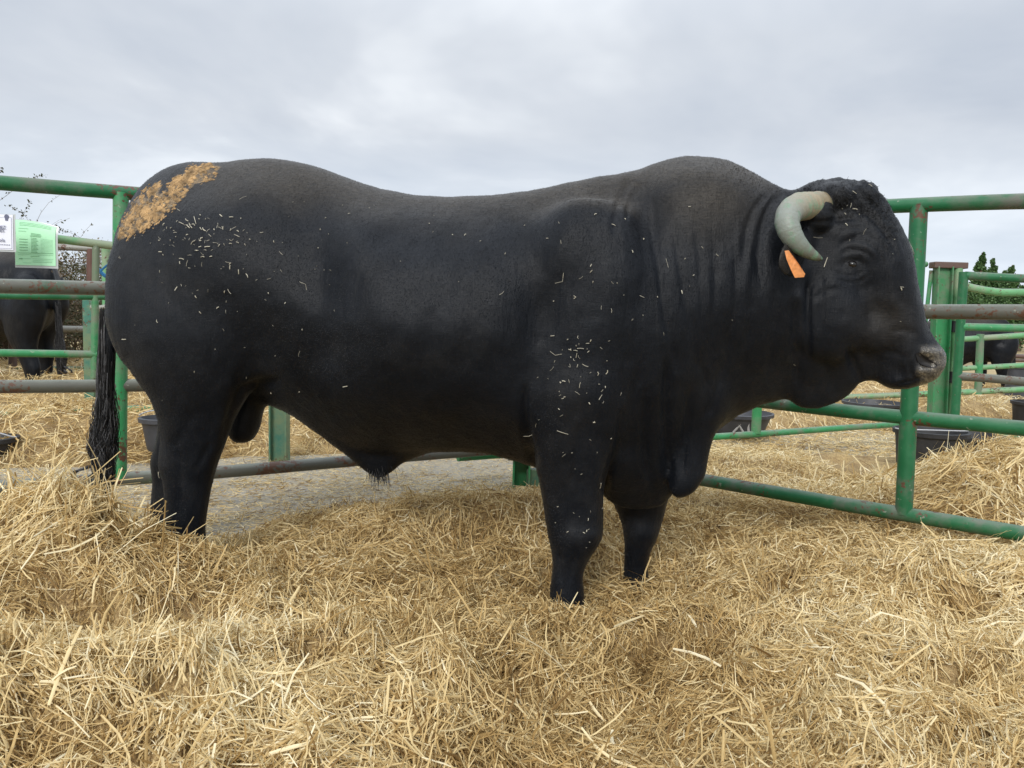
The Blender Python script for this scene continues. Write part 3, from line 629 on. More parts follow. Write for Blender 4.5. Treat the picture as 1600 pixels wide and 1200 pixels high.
# horn bosses, ears
def ear(side):
    if side < 0: pts = [(1268, 366, -.18, .026), (1254, 380, -.26, .046), (1239, 398, -.315, .066), (1223, 411, -.35, .060), (1208, 419, -.372, .028)]
    else: pts = [(1300, 372, .09, .03), (1296, 384, .13, .042), (1290, 398, .17, .05), (1284, 410, .20, .04), (1280, 420, .22, .018)]
    P = spline(pts, 4); C = [Bp(r[0], r[1], r[2]) for r in P]; R = []
    for i, r in enumerate(P):
        t = C[min(i+1, len(C)-1)]-C[max(i-1, 0)]; t /= np.linalg.norm(t); a = np.cross(t, np.array([.9, 0, .35])); a /= np.linalg.norm(a); b = np.cross(t, a); rg = []
        a, b = (b, a) if abs(a[2]) < abs(b[2]) else (a, b)
        for k in range(16):
            th = math.tau*k/16; rg.append(C[i]+r[3]*math.cos(th)*a+min(.011, r[3])*math.sin(th)*b)
        R.append(rg)
    LO.rings(R)
ear(-1); ear(1)
# brow ridges and poll
def blob(px, py, d, r):
    c = Bp(px, py, d); n1, n2 = 10, 16; R = []
    for i in range(1, n1):
        a = math.pi*i/n1; R.append([c+np.array([r[0]*math.sin(a)*math.cos(math.tau*k/n2), r[1]*math.sin(a)*math.sin(math.tau*k/n2), r[2]*math.cos(a)]) for k in range(n2)])
    LO.rings(R)
blob(1300, 312, -.10, (.065, .11, .055)); blob(1345, 312, -.10, (.055, .09, .06)); blob(1300, 312, .02, (.06, .11, .05))
blob(1350, 395, -.185, (.07, .045, .05)); blob(1345, 395, .03, (.07, .045, .05)); blob(1275, 335, -.20, (.05, .05, .05)); blob(1290, 335, .10, (.05, .05, .05))
blob(1295, 480, -.145, (.13, .09, .16)); blob(1385, 505, -.165, (.11, .05, .09)); blob(1440, 572, -.17, (.065, .055, .06)); blob(1440, 572, -.09, (.065, .055, .06)); blob(1405, 592, -.13, (.06, .07, .035))
# muscle masses
blob(920, 450, -.24, (.22, .13, .30)); blob(890, 600, -.25, (.17, .10, .18)); blob(1085, 350, -.06, (.24, .20, .20)); blob(920, 450, .24, (.22, .13, .30)); blob(270, 470, .22, (.17, .12, .25))

me = mesh_of('bull', LO.V, LO.F); ob = D.objects.new('bull_raw', me); COL.objects.link(ob)
mr = ob.modifiers.new('r', 'REMESH'); mr.mode = 'VOXEL'; mr.voxel_size = .0078
ms = ob.modifiers.new('s', 'SMOOTH'); ms.factor = .6; ms.iterations = 5
dg = bpy.context.evaluated_depsgraph_get(); bm_ = D.meshes.new_from_object(ob.evaluated_get(dg)); D.objects.remove(ob)
nV = len(bm_.vertices); V = np.empty(nV*3, np.float32); bm_.vertices.foreach_get('co', V); V = V.reshape(-1, 3).astype(float)
NN = np.empty(nV*3, np.float32); bm_.vertices.foreach_get('normal', NN); NN = NN.reshape(-1, 3).astype(float)
pu, pv = to_px(V)
# relax the joins between the muscle masses on trunk, shoulder and thigh; leave head, feet and skin folds crisp
ne = len(bm_.edges); EE = np.empty(ne*2, np.int32); bm_.edges.foreach_get('vertices', EE); EE = EE.reshape(-1, 2); deg = np.bincount(EE.ravel(), minlength=nV)[:, None]
wt = sstep(1245, 1180, pu)*sstep(740, 640, pv)*(1-np.exp(-((pu-1075)/70)**2-((pv-720)/110)**2)); wt = wt*np.where((pu > 340) & (pu < 440) & (pv > 600), .1, 1)*np.where((pu > 520) & (pu < 670) & (pv > 660), .2, 1)
wt = np.where((pu < 192), .15, wt)[:, None]
for it in range(150):
    A_ = np.zeros((nV, 3)); 
    for k in range(3): A_[:, k] = np.bincount(EE[:, 0], V[EE[:, 1], k], nV)+np.bincount(EE[:, 1], V[EE[:, 0], k], nV)
    V = V+(A_/deg-V)*wt*.85
wl = (.12*sstep(1180, 1300, pu)+.25)[:, None]
for it in range(8):
    for k in range(3): A_[:, k] = np.bincount(EE[:, 0], V[EE[:, 1], k], nV)+np.bincount(EE[:, 1], V[EE[:, 0], k], nV)
    V = V+(A_/deg-V)*.6*np.where(pu > 1230, 1, .5)[:, None]
bm_.vertices.foreach_set('co', V.astype(np.float32).ravel()); bm_.update(); NN = np.empty(nV*3, np.float32); bm_.vertices.foreach_get('normal', NN); NN = NN.reshape(-1, 3).astype(float)
pu, pv = to_px(V)
near = sstep(.05, -.35, NN[:, 1])                       # flank facing the camera side
disp = np.zeros(nV)
def seg_d(line):
    """distance in photograph pixels from every vertex to a polyline, with a fade at its ends"""
    L_ = spline([(a, b) for a, b in line], 4); best = np.full(nV, 1e9); par = np.zeros(nV); m = len(L_)-1
    for i in range(m):
        a = L_[i]; b = L_[i+1]; ab = b-a; t = np.clip(((pu-a[0])*ab[0]+(pv-a[1])*ab[1])/(ab@ab+1e-9), 0, 1)
        dd = np.hypot(pu-a[0]-t*ab[0], pv-a[1]-t*ab[1]); k = dd < best; best[k] = dd[k]; par[k] = (i+t[k])/m
    return best, np.clip(np.minimum(par, 1-par)*5, 0, 1)
def groove(line, A, s_, lip=.35):
    global disp
    d_, f_ = seg_d(line); disp -= 1.0*near*f_*A*(np.exp(-(d_/s_)**2)-lip*np.exp(-(d_/(2.4*s_))**2))
def hump(cx, cy, rx, ry, A, rot=0):
    global disp
    c, s = math.cos(rot), math.sin(rot); u = (pu-cx)*c+(pv-cy)*s; v = -(pu-cx)*s+(pv-cy)*c; disp += near*A*np.exp(-(u/rx)**2-(v/ry)**2)
# body relief
hump(840, 505, 34, 85, -.040, .15); hump(1012, 345, 24, 65, -.026, -.1); hump(490, 430, 50, 110, -.040, -.15); hump(600, 480, 60, 80, .014); hump(425, 300, 60, 36, .016); hump(640, 350, 80, 22, .010); hump(865, 400, 22, 70, .012, .3); hump(500, 560, 46, 50, -.022, .5); hump(340, 380, 90, 60, .010)
hump(560, 385, 40, 55, .022); hump(400, 560, 40, 60, -.015, .3); hump(955, 470, 40, 90, .022, .25); hump(905, 620, 45, 40, .016); hump(870, 700, 16, 50, .008); hump(930, 740, 12, 40, .008); groove([(905, 660), (900, 710), (893, 760)], .007, 6); hump(890, 380, 30, 60, .010); hump(920, 690, 30, 60, -.006); hump(780, 420, 60, 90, .006)
hump(330, 470, 60, 120, .012); hump(230, 520, 30, 90, .006)
for i, (x0, y0, x1, y1) in enumerate(((650, 380, 610, 560), (700, 380, 665, 570), (752, 390, 722, 580), (800, 400, 780, 590))): groove([(x0, y0), ((x0+x1)/2+6, (y0+y1)/2), (x1, y1)], .0035, 16)
groove([(985, 276), (972, 300), (962, 335), (958, 370)], .010, 6); groove([(1000, 280), (985, 310), (978, 345)], .006, 6)
groove([(822, 600), (820, 640), (826, 690), (838, 735)], .020, 7); groove([(370, 640), (380, 615), (405, 600), (440, 598)], .016, 8); groove([(352, 700), (362, 650), (372, 615), (378, 570)], .010, 10)
groove([(972, 640), (968, 690), (950, 740), (943, 775)], .016, 7); groove([(1000, 560), (990, 620), (985, 680), (975, 720)], .010, 9)
for ln, a, s_ in (([(1018, 300), (1022, 350), (1030, 420), (1040, 500), (1058, 580)], .009, 6), ([(1052, 350), (1060, 410), (1070, 470), (1080, 540)], .006, 5), ([(1085, 330), (1092, 400), (1096, 470), (1100, 540)], .005, 5), ([(1112, 360), (1118, 430), (1112, 500), (1106, 590)], .006, 6),
    ([(1150, 380), (1150, 450), (1142, 520), (1128, 600)], .006, 6), ([(1180, 350), (1176, 430), (1172, 500), (1160, 590)], .007, 6), ([(1228, 298), (1205, 318), (1190, 360), (1186, 410), (1190, 460)], .016, 7), ([(1212, 292), (1180, 325), (1165, 370), (1162, 420)], .010, 6),
    ([(1240, 450), (1240, 510), (1244, 570), (1250, 610)], .008, 6), ([(1262, 440), (1262, 500), (1268, 560)], .010, 5), ([(1210, 450), (1208, 520), (1200, 590)], .008, 7), ([(1285, 430), (1284, 490), (1288, 540)], .005, 5),
    ([(1042, 560), (1040, 620), (1042, 690), (1046, 765)], .020, 8), ([(1080, 600), (1074, 650), (1068, 700), (1066, 750)], .010, 6), ([(1010, 600), (1006, 660), (1010, 720), (1020, 770)], .012, 7), ([(1090, 560), (1108, 610), (1100, 660)], .008, 7),
    ([(1130, 560), (1120, 610), (1108, 650)], .006, 6), ([(1080, 480), (1086, 540), (1084, 600)], .005, 5), ([(1345, 597), (1335, 570), (1322, 540)], .012, 8), ([(1300, 610), (1290, 570), (1280, 520)], .006, 10)): groove(ln, a, s_)
# knees, hocks and tendons
hump(897, 842, 22, 20, .010); hump(925, 838, 10, 12, .006); groove([(872, 862), (876, 885), (874, 910)], .006, 4); groove([(896, 868), (892, 890), (890, 912)], .005, 4); hump(1000, 836, 18, 16, .008); groove([(985, 858), (986, 880), (984, 905)], .005, 4)
hump(318, 730, 18, 16, .005); groove([(275, 690), (282, 730), (280, 780), (278, 830)], .006, 6); groove([(300, 640), (285, 680), (268, 700)], .004, 9); groove([(330, 690), (318, 712), (300, 745)], .005, 6); hump(300, 790, 10, 50, .004)
# face
for ln, a, s_ in (([(1268, 470), (1290, 455), (1312, 452)], .004, 5), ([(1392, 520), (1410, 515), (1432, 525)], .004, 5), ([(1376, 548), (1400, 552), (1420, 560)], .004, 6), ([(1306, 392), (1322, 376), (1345, 374), (1368, 388), (1380, 412), (1384, 440)], .006, 3), ([(1318, 384), (1342, 366), (1370, 378), (1390, 402), (1396, 436)], .005, 3), ([(1312, 398), (1330, 390), (1352, 394), (1368, 410)], .006, 3),
    ([(1262, 344), (1290, 346), (1322, 342), (1340, 338)], .006, 4), ([(1330, 322), (1350, 332), (1372, 350), (1392, 378), (1402, 410)], .009, 4.5), ([(1350, 300), (1362, 318), (1380, 334)], .006, 4), ([(1402, 410), (1402, 450), (1410, 480)], .006, 6),
    ([(1298, 424), (1316, 430), (1336, 430), (1352, 422)], .006, 2.6), ([(1302, 434), (1322, 440), (1346, 438), (1358, 428)], .004, 2.6), ([(1358, 420), (1364, 436), (1360, 452)], .005, 3), ([(1312, 414), (1324, 408), (1342, 408), (1352, 416)], .006, 2.2),
    ([(1310, 366), (1330, 356), (1352, 358)], .004, 3), ([(1262, 300), (1258, 330), (1262, 350)], .006, 5), ([(1396, 603), (1414, 598), (1432, 594), (1446, 584)], .006, 2.6)): groove(ln, a*1.15, s_)
hump(1332, 413, 15, 8, -.010); hump(1333, 414, 9, 5, .010); hump(1340, 452, 26, 16, -.008); hump(1412, 460, 14, 50, -.006); hump(1300, 460, 30, 40, .006); hump(1385, 475, 26, 18, .006)
hump(1447, 565, 10, 6.5, -.036, .35); hump(1466, 553, 10, 6, .007, .5); hump(1290, 560, 50, 45, .012); hump(1400, 440, 12, 45, .008); hump(1365, 460, 22, 60, -.010, -.3); hump(1340, 520, 40, 22, .008, .5); hump(1310, 360, 30, 14, .008); groove([(1424, 548), (1420, 565), (1424, 585), (1434, 594)], .006, 3); hump(1452, 551, 14, 5, .008, .2); hump(1440, 580, 12, 6, .005); hump(1432, 562, 5, 10, .003)
V = V+NN*disp[:, None]
# skin texture: creases running down the neck and fine lumps
sk_ = (fbm(pu/26, pv/90, 5, 3)-.5)*.006*sstep(930, 1010, pu)*sstep(300, 420, pv)+(fbm(pu/60, pv/60, 8, 3)-.5)*.010+(fbm(pu/9, pv/14, 9, 2)-.5)*.0014
sk_ += sstep(1255, 1275, pu)*sstep(370, 320, pv)*(fbm((pu+pv)/20, (pv-pu)/9, 14, 2)-.45)*.013
V = V+NN*sk_[:, None]
bm_.vertices.foreach_set('co', V.astype(np.float32).ravel()); bm_.update()
# colour mask attributes that belong to the coat: sun bleached hair along the back, pale muzzle, dusty brow
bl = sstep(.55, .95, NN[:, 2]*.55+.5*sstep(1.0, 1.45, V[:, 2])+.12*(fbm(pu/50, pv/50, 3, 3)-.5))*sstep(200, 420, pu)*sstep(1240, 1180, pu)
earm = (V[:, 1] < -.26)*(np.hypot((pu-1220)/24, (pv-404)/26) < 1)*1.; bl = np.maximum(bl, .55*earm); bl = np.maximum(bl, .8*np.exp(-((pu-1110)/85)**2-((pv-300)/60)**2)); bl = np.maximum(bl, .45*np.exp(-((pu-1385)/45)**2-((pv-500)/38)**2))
mzl = sstep(0, 8, -((1432-pu)*.8+(pv-590)*.0)+ (fbm(pu/7, pv/7, 4, 2)-.5)*10)*sstep(535, 548, pv)*sstep(-60, 20, pu-1405)
mudp = [(183, 373), (192, 345), (207, 318), (222, 300), (238, 290), (252, 285), (246, 302), (256, 298), (272, 280), (295, 264), (322, 256), (344, 258), (336, 275), (318, 284), (300, 290), (290, 306), (274, 318), (262, 332), (246, 346), (228, 358), (210, 364), (202, 372)]
MP = np.array(mudp, float); ins = np.zeros(nV, bool); qx = pu+5*(fbm(pu/10, pv/10, 40, 3)-.5)*2; qy = pv+5*(fbm(pu/10, pv/10, 43, 3)-.5)*2
for i in range(len(MP)):
    a, b = MP[i-1], MP[i]; cr = ((b[1] > qy) != (a[1] > qy)) & (qx < (a[0]-b[0])*(qy-b[1])/(a[1]-b[1]+1e-9)+b[0]); ins ^= cr
mud_ = ins*(near > .02)*np.clip(sstep(.28, .5, fbm((pu+pv)/16, (pv-pu)/6, 44, 3)), 0, 1)
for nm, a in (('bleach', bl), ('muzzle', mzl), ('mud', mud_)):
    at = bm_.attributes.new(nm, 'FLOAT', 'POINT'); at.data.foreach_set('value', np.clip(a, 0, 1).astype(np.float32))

def coat():
    m, t, b = mat('black_coat'); P = coord(t); A = lambda n: (lambda q: (setattr(q, 'attribute_name', n), q.outputs['Fac'])[1])(t.nodes.new('ShaderNodeAttribute'))
    hair = noise(t, mapping(t, P, (34, 120, 480), (0, .7, 0)), 1, 4, .7, .5); hair2 = noise(t, mapping(t, P, (420, 180, 34), (0, .25, 0)), 1, 3, .7, .6); big = noise(t, P, 4.5, 6, .65); vein = noise(t, mapping(t, P, (30, 30, 5)), 1, 4, .6, .3)
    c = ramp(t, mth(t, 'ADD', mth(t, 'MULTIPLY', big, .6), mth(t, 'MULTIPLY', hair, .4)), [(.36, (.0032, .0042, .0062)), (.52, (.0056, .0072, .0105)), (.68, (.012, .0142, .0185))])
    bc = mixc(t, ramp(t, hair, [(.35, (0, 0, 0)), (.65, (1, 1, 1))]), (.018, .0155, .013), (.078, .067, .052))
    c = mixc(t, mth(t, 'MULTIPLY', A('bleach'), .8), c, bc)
    dsp = mth(t, 'MULTIPLY', ramp(t, noise(t, P, 260, 3, .6), [(.60, (0, 0, 0)), (.70, (1, 1, 1))]), ramp(t, noise(t, P, 9, 4, .6), [(.42, (0, 0, 0)), (.62, (1, 1, 1))])); c = mixc(t, mth(t, 'MULTIPLY', dsp, .3), c, (.07, .072, .075))
    smg = ramp(t, noise(t, P, 2.6, 5, .7), [(.52, (0, 0, 0)), (.72, (1, 1, 1))]); c = mixc(t, mth(t, 'MULTIPLY', smg, .35), c, (.035, .034, .033))
    mp = ramp(t, noise(t, P, 110, 5, .7), [(.38, (.02, .018, .016)), (.55, (.09, .08, .062)), (.68, (.22, .18, .13))]); c = mixc(t, A('muzzle'), c, mp)
    c = mixc(t, mth(t, 'MULTIPLY', A('mud'), ramp(t, noise(t, mapping(t, P, (70, 70, 160), (0, .7, 0)), 1, 4, .7), [(.35, (.25, .25, .25)), (.55, (1, 1, 1))])), c, (.23, .16, .085))
    t.links.new(c, b.inputs['Base Color']); b.inputs['Roughness'].default_value = .40; b.inputs['Specular IOR Level'].default_value = .17
    t.links.new(ramp(t, A('muzzle'), [(0, (.40,)*3), (.8, (.20,)*3)]), b.inputs['Roughness']); t.links.new(ramp(t, A('muzzle'), [(0, (.17,)*3), (.8, (.6,)*3)]), b.inputs['Specular IOR Level'])
    b.inputs['Sheen Weight'].default_value = .02; b.inputs['Sheen Roughness'].default_value = .4; b.inputs['Sheen Tint'].default_value = (.75, .8, .9, 1)
    n1 = bump(t, None, mth(t, 'ADD', hair, mth(t, 'MULTIPLY', hair2, .7)), .6, .0018); bump(t, b, vein, .5, .009, n1)
    return m
COAT = coat()
bull = empty('bull', tuple(BO), BT); tag(bull, 'huge black bull standing side on with pale downturned horn and orange ear tag', 'bull')
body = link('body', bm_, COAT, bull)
bvh = BVHTree.FromPolygons([tuple(v) for v in V], [tuple(p.vertices) for p in bm_.polygons])
camL = Vector(((Cv-BO)@BX, (Cv-BO)@BN, Cv[2]))
def hit(px, py):
    r = ray(px, py); d = Vector((r@BX, r@BN, r[2])).normalized(); h = bvh.ray_cast(camL, d); return h if h[0] is not None else None

# horns
HORN, t_, b_ = mat('horn'); P_ = coord(t_); a_ = t_.nodes.new('ShaderNodeAttribute'); a_.attribute_name = 'along'
nz = noise(t_, mapping(t_, P_, (30, 30, 30)), 1, 5, .65, .5); fn = noise(t_, P_, 160, 4, .7)
c_ = ramp(t_, a_.outputs['Fac'], [(0, (.16, .12, .07)), (.16, (.30, .25, .16)), (.4, (.225, .25, .225)), (.66, (.17, .20, .17)), (.85, (.11, .105, .08)), (.96, (.05, .045, .035)), (1, (.02, .018, .015))])
c_ = mixc(t_, ramp(t_, nz, [(.50, (0, 0, 0)), (.62, (.65, .65, .65))]), c_, (.13, .27, .17))
c_ = mixc(t_, ramp(t_, fn, [(.5, (0, 0, 0)), (.75, (.5, .5, .5))]), c_, (.16, .14, .10))
t_.links.new(c_, b_.inputs['Base Color']); b_.inputs['Roughness'].default_value = .45; rg_ = mth(t_, 'SINE', mth(t_, 'MULTIPLY', mth(t_, 'ADD', a_.outputs['Fac'], mth(t_, 'MULTIPLY', nz, .03)), 190)); bump(t_, b_, mth(t_, 'ADD', mth(t_, 'ADD', fn, nz), mth(t_, 'MULTIPLY', rg_, mth(t_, 'SUBTRACT', .35, mth(t_, 'MULTIPLY', a_.outputs['Fac'], .4)))), .6, .002)
def horn(pts):
    P = spline(pts, 7); C = [Bp(r[0], r[1], r[2]) for r in P]; mb = MB(); rr = [r[3]*(1+.03*math.sin(i*1.9)*(i < 16)+.012*math.sin(i*5)) for i, r in enumerate(P)]
    mb.tube(C, rr, 28); o = mb.build('horn', HORN, bull); me = o.data; n = len(P)
    at = me.attributes.new('along', 'FLOAT', 'POINT'); at.data.foreach_set('value', [min(1, (i//28)/(n-1)) for i in range(len(me.vertices))]); return o
horn([(1288, 320, -.15, .040), (1266, 322, -.215, .041), (1249, 323, -.265, .040), (1235, 331, -.30, .037), (1230, 347, -.325, .034), (1236, 366, -.335, .031), (1249, 383, -.335, .025), (1264, 395, -.325, .018), (1277, 402, -.315, .011), (1284, 405, -.31, .004)])
horn([(1300, 322, .05, .046), (1322, 318, .12, .045), (1340, 326, .15, .040), (1362, 342, .17, .035), (1386, 360, .17, .028), (1408, 378, .16, .020), (1420, 390, .155, .013), (1427, 399, .15, .005)])
# eyes
EYEM = simple('eye', (.006, .005, .005), .22, 0, spec=.6)
for (px, py, d_) in ((1333, 413, None), (1338, 413, 'far')):
    h = hit(1333, 413); c = np.array(h[0])
    if d_: c = np.array([c[0], -.07*2-c[1]+.02, c[2]])
    mb = MB(); n1_ = 12; prof = [(.017*math.sin(math.pi*k/n1_)+1e-4, -.012*math.cos(math.pi*k/n1_)) for k in range(n1_+1)]; mb.lathe(prof, n=20)
    o = mb.build('eye', EYEM, bull); o.location = tuple(c+np.array([0, .0132 if not d_ else -.0132, 0])); o.rotation_euler = (0, .1, 0)
# nostril lining
NOS = simple('nostril', (.004, .003, .003), .6); MUZ = simple('wet_muzzle', (.10, .085, .07), .3, 120, .5, .5)
def patch(name, poly, off, m, scale=1, dz=0):
    c = np.mean(poly, 0); h = hit(*c); 
    if not h: return
    pts = []
    for (x, y) in spline(list(poly)+[poly[0]], 5)[:-1]:
        q = hit(x, y); q = q if q else h; pts.append(np.array(q[0])+np.array(q[1])*off)
    q = hit(*c); cc = np.array(q[0])+np.array(q[1])*off; n = len(pts); mb = MB(); mb.add(pts+[cc], [(i, (i+1) % n, n) for i in range(n)]); return mb.build(name, m, bull)
patch('nostril', [(1431, 553), (1437, 551), (1450, 560), (1463, 569), (1461, 575), (1449, 574), (1438, 570), (1432, 562)], .0022, NOS)
# ear tag
TAGM = simple('orange_plastic', (.62, .24, .07), .5, 90, .25)
tp = [Bp(x, y, d_) for x, y, d_ in ((1226, 392, -.375), (1232, 391, -.378), (1245, 408, -.380), (1258, 428, -.375), (1256, 433, -.374), (1242, 434, -.375), (1236, 422, -.379), (1229, 405, -.379))]
mb = MB(); n = len(tp); bk = [p+np.array([.001, .0025, 0]) for p in tp]; mb.add(tp+bk, [tuple(range(n)), tuple(range(2*n-1, n-1, -1))]+[(i, (i+1) % n, n+(i+1) % n, n+i) for i in range(n)]); tg = mb.build('ear_tag', TAGM, bull, False)
tag(tg, 'orange plastic ear tag')
mb = MB(); 
for (x, y) in ((1238, 412), (1246, 423)):
    a = Bp(x, y, -.3445); mb.tube([a, a+np.array([.009, 0, -.011])], .0012, 6)
mb.build('tag_print', INK, tg) if False else None

# hair: tail switch, poll tuft, sheath tuft, edge fuzz
HAIR, t_, b_ = mat('black_hair'); b_.inputs['Base Color'].default_value = (.012, .012, .013, 1); b_.inputs['Roughness'].default_value = .42
HAIR2, t_, b_ = mat('tail_hair'); a_ = t_.nodes.new('ShaderNodeAttribute'); a_.attribute_name = 'tint'
t_.links.new(ramp(t_, a_.outputs['Fac'], [(.2, (.008, .008, .009)), (.55, (.03, .03, .032)), (.9, (.2, .2, .21))]), b_.inputs['Base Color']); b_.inputs['Roughness'].default_value = .4
def hairs(name, paths, rad, m, parent, n=3):
    """paths: array (count, points, 3) -> thin tapered ribbons turned about"""
    K, Rr, _ = paths.shape; V = np.zeros((K, Rr, 3, 3)); T = np.gradient(paths, axis=1); T /= np.linalg.norm(T, axis=2, keepdims=True)+1e-9
    ref = rng.normal(size=(K, 1, 3)); a = np.cross(T, ref); a /= np.linalg.norm(a, axis=2, keepdims=True)+1e-9; b = np.cross(T, a)
    w_ = rad*np.linspace(1, .25, Rr)[None, :, None]
    for k in range(3): V[:, :, k] = paths+w_*(math.cos(k*2.094)*a+math.sin(k*2.094)*b)
    q = [];
    for i in range(Rr-1):
        for j in range(3): q.append([i*3+j, i*3+(j+1) % 3, (i+1)*3+(j+1) % 3, (i+1)*3+j])
    F = (np.array(q).ravel()[None]+(np.arange(K)*Rr*3)[:, None]).reshape(-1, 4); me = mesh_np(name, V.reshape(-1, 3), F)
    at = me.attributes.new('tint', 'FLOAT', 'POINT'); at.data.foreach_set('value', np.repeat(rng.random(K)**1.6, Rr*3).astype(np.float32)); return link(name, me, m, parent)
def bundle(pts, K, spread, seg=14, wave=.006, gap=0):
    """hair bundle round a path given as px,py,d,radius"""
    P = spline(pts, 6); C = np.array([Bp(r[0], r[1], r[2]) for r in P]); Rd = P[:, 3]; out_ = np.zeros((K, seg, 3)); tt = np.linspace(0, 1, len(C))
    th = rng.random(K)*math.tau; rr = np.sqrt(rng.random(K)); st = rng.random(K)*.45; ln = .35+.25*rng.random(K); ph = rng.random((K, 2))*math.tau; fq = rng.uniform(8, 20, (K, 2))
    for j in range(seg):
        u = np.clip(st+ln*j/(seg-1)*1.35, 0, 1); c = np.stack([np.interp(u, tt, C[:, k]) for k in range(3)], 1); r = np.interp(u, tt, Rd)*rr*spread
        out_[:, j] = c+np.stack([r*np.cos(th)+wave*np.sin(fq[:, 0]*u+ph[:, 0]), r*np.sin(th)*.8+wave*np.sin(fq[:, 1]*u+ph[:, 1]), np.zeros(K)], 1)
    return out_
sw = [(167, 605, .02, .026), (165, 650, .02, .036), (162, 680, .02, .044), (161, 700, .02, .045), (162, 722, .02, .034), (163, 745, .02, .026), (162, 770, .02, .020), (158, 790, .02, .012)]
B1 = bundle(sw, 1300, 1.05, wave=.013); B2 = bundle([(168, 480, .02, .024), (166, 560, .02, .028), (164, 620, .02, .030), (163, 660, .02, .034)], 700, 1.15, wave=.002)
c1 = bundle([(158, 718, .0, .018), (148, 726, .02, .012), (130, 733, .02, .010), (116, 738, .02, .006), (112, 748, .02, .004)], 130, 1, wave=.006); c2 = bundle([(160, 735, .02, .014), (146, 742, .02, .010), (138, 748, .02, .008), (146, 756, .02, .006)], 90, 1, wave=.005)
hairs('tail_switch', np.concatenate([B1, B2, c1, c2]), .0011, HAIR2, bull)
def tuft(cents, K, ln, dirv, spread, name, rad=.0009, curl=.5):
    paths = []
    for (x, y, rx, ry) in cents:
        for _ in range(K):
            q = hit(x+rng.normal()*rx, y+rng.normal()*ry)
            if not q: continue
            p = np.array(q[0]); nrm = np.array(q[1]); d = nrm*.7+np.array(dirv)+rng.normal(size=3)*spread; d /= np.linalg.norm(d); l = ln*(.5+rng.random()); ax = rng.normal(size=3); pts = [p-nrm*.003]
            for k in range(5): d = d+np.cross(ax, d)*curl*.25+np.array([0, 0, -.12]); d /= np.linalg.norm(d); pts.append(pts[-1]+d*l/5)
            paths.append(pts)
    return hairs(name, np.array(paths), rad, HAIR, bull)
tuft([(1290, 300, 22, 14), (1335, 300, 22, 14), (1365, 320, 14, 16), (1345, 330, 20, 10), (1390, 350, 8, 18), (1262, 297, 10, 4)], 480, .011, (.5, -.1, -.6), .35, 'poll_tuft', .0009, .8)
tuft([(592, 742, 14, 5)], 160, .045, (.3, 0, -1.0), .25, 'sheath_tuft', .0012, .3)
# short coat hairs: they break up the outline and catch the sky light
tri = np.array([len(p.vertices) for p in bm_.polygons]); nf = len(tri); ar = np.empty(nf, np.float32); bm_.polygons.foreach_get('area', ar); cen = np.empty(nf*3, np.float32); bm_.polygons.foreach_get('center', cen); cen = cen.reshape(-1, 3)
nrm = np.empty(nf*3, np.float32); bm_.polygons.foreach_get('normal', nrm); nrm = nrm.reshape(-1, 3)
pick = rng.choice(nf, 240000, p=(ar/ar.sum())); c = cen[pick]+rng.normal(0, .003, (240000, 3)); nr = nrm[pick]; c = c-nr*((c-cen[pick])*nr).sum(1, keepdims=True)
flow = np.array([-.9, 0, -.75])+rng.normal(0, .28, (240000, 3)); flow = flow-nr*(flow*nr).sum(1, keepdims=True); flow /= np.linalg.norm(flow, axis=1, keepdims=True)+1e-6
ln = rng.uniform(.006, .013, (240000, 1)); hu_, _ = to_px(c); ln *= np.where(hu_ > 1245, .5, 1)[:, None]; hf_ = np.where(hu_ > 1245, .35, .8)[:, None]; p0 = c-nr*.0015; p1 = c+flow*ln*.5+nr*.0022*hf_; p2 = c+flow*ln+nr*.0030*hf_
cu, cvv = to_px(c)
a = np.cross(flow, nr)*.00055; Vh = np.stack([p0-a, p0+a, p1-a*.8, p1+a*.8, p2], 1).reshape(-1, 3); k0 = np.arange(240000)*5
Fh = np.concatenate([np.stack([k0, k0+1, k0+3, k0+2], 1)]); me = D.meshes.new('coat_hair')
Ft = np.stack([k0+2, k0+3, k0+4, k0+4], 1)
me = mesh_np('coat_hair', Vh, Fh)
kd = bl; bpick = np.array([0.0]);
vi = np.empty(nf, np.int32); ls = np.empty(nf, np.int32); bm_.polygons.foreach_get('loop_start', ls); lv = np.empty(len(bm_.loops), np.int32); bm_.loops.foreach_get('vertex_index', lv); vi = lv[ls]
for nm, arr in (('bleach', bl), ('muzzle', mzl), ('mud', mud_)):
    at = me.attributes.new(nm, 'FLOAT', 'POINT'); at.data.foreach_set('value', np.repeat(np.clip(arr, 0, 1)[vi[pick]], 5).astype(np.float32))
ch_ = link('coat_hair', me, COAT, bull); tag(ch_, kind='stuff')

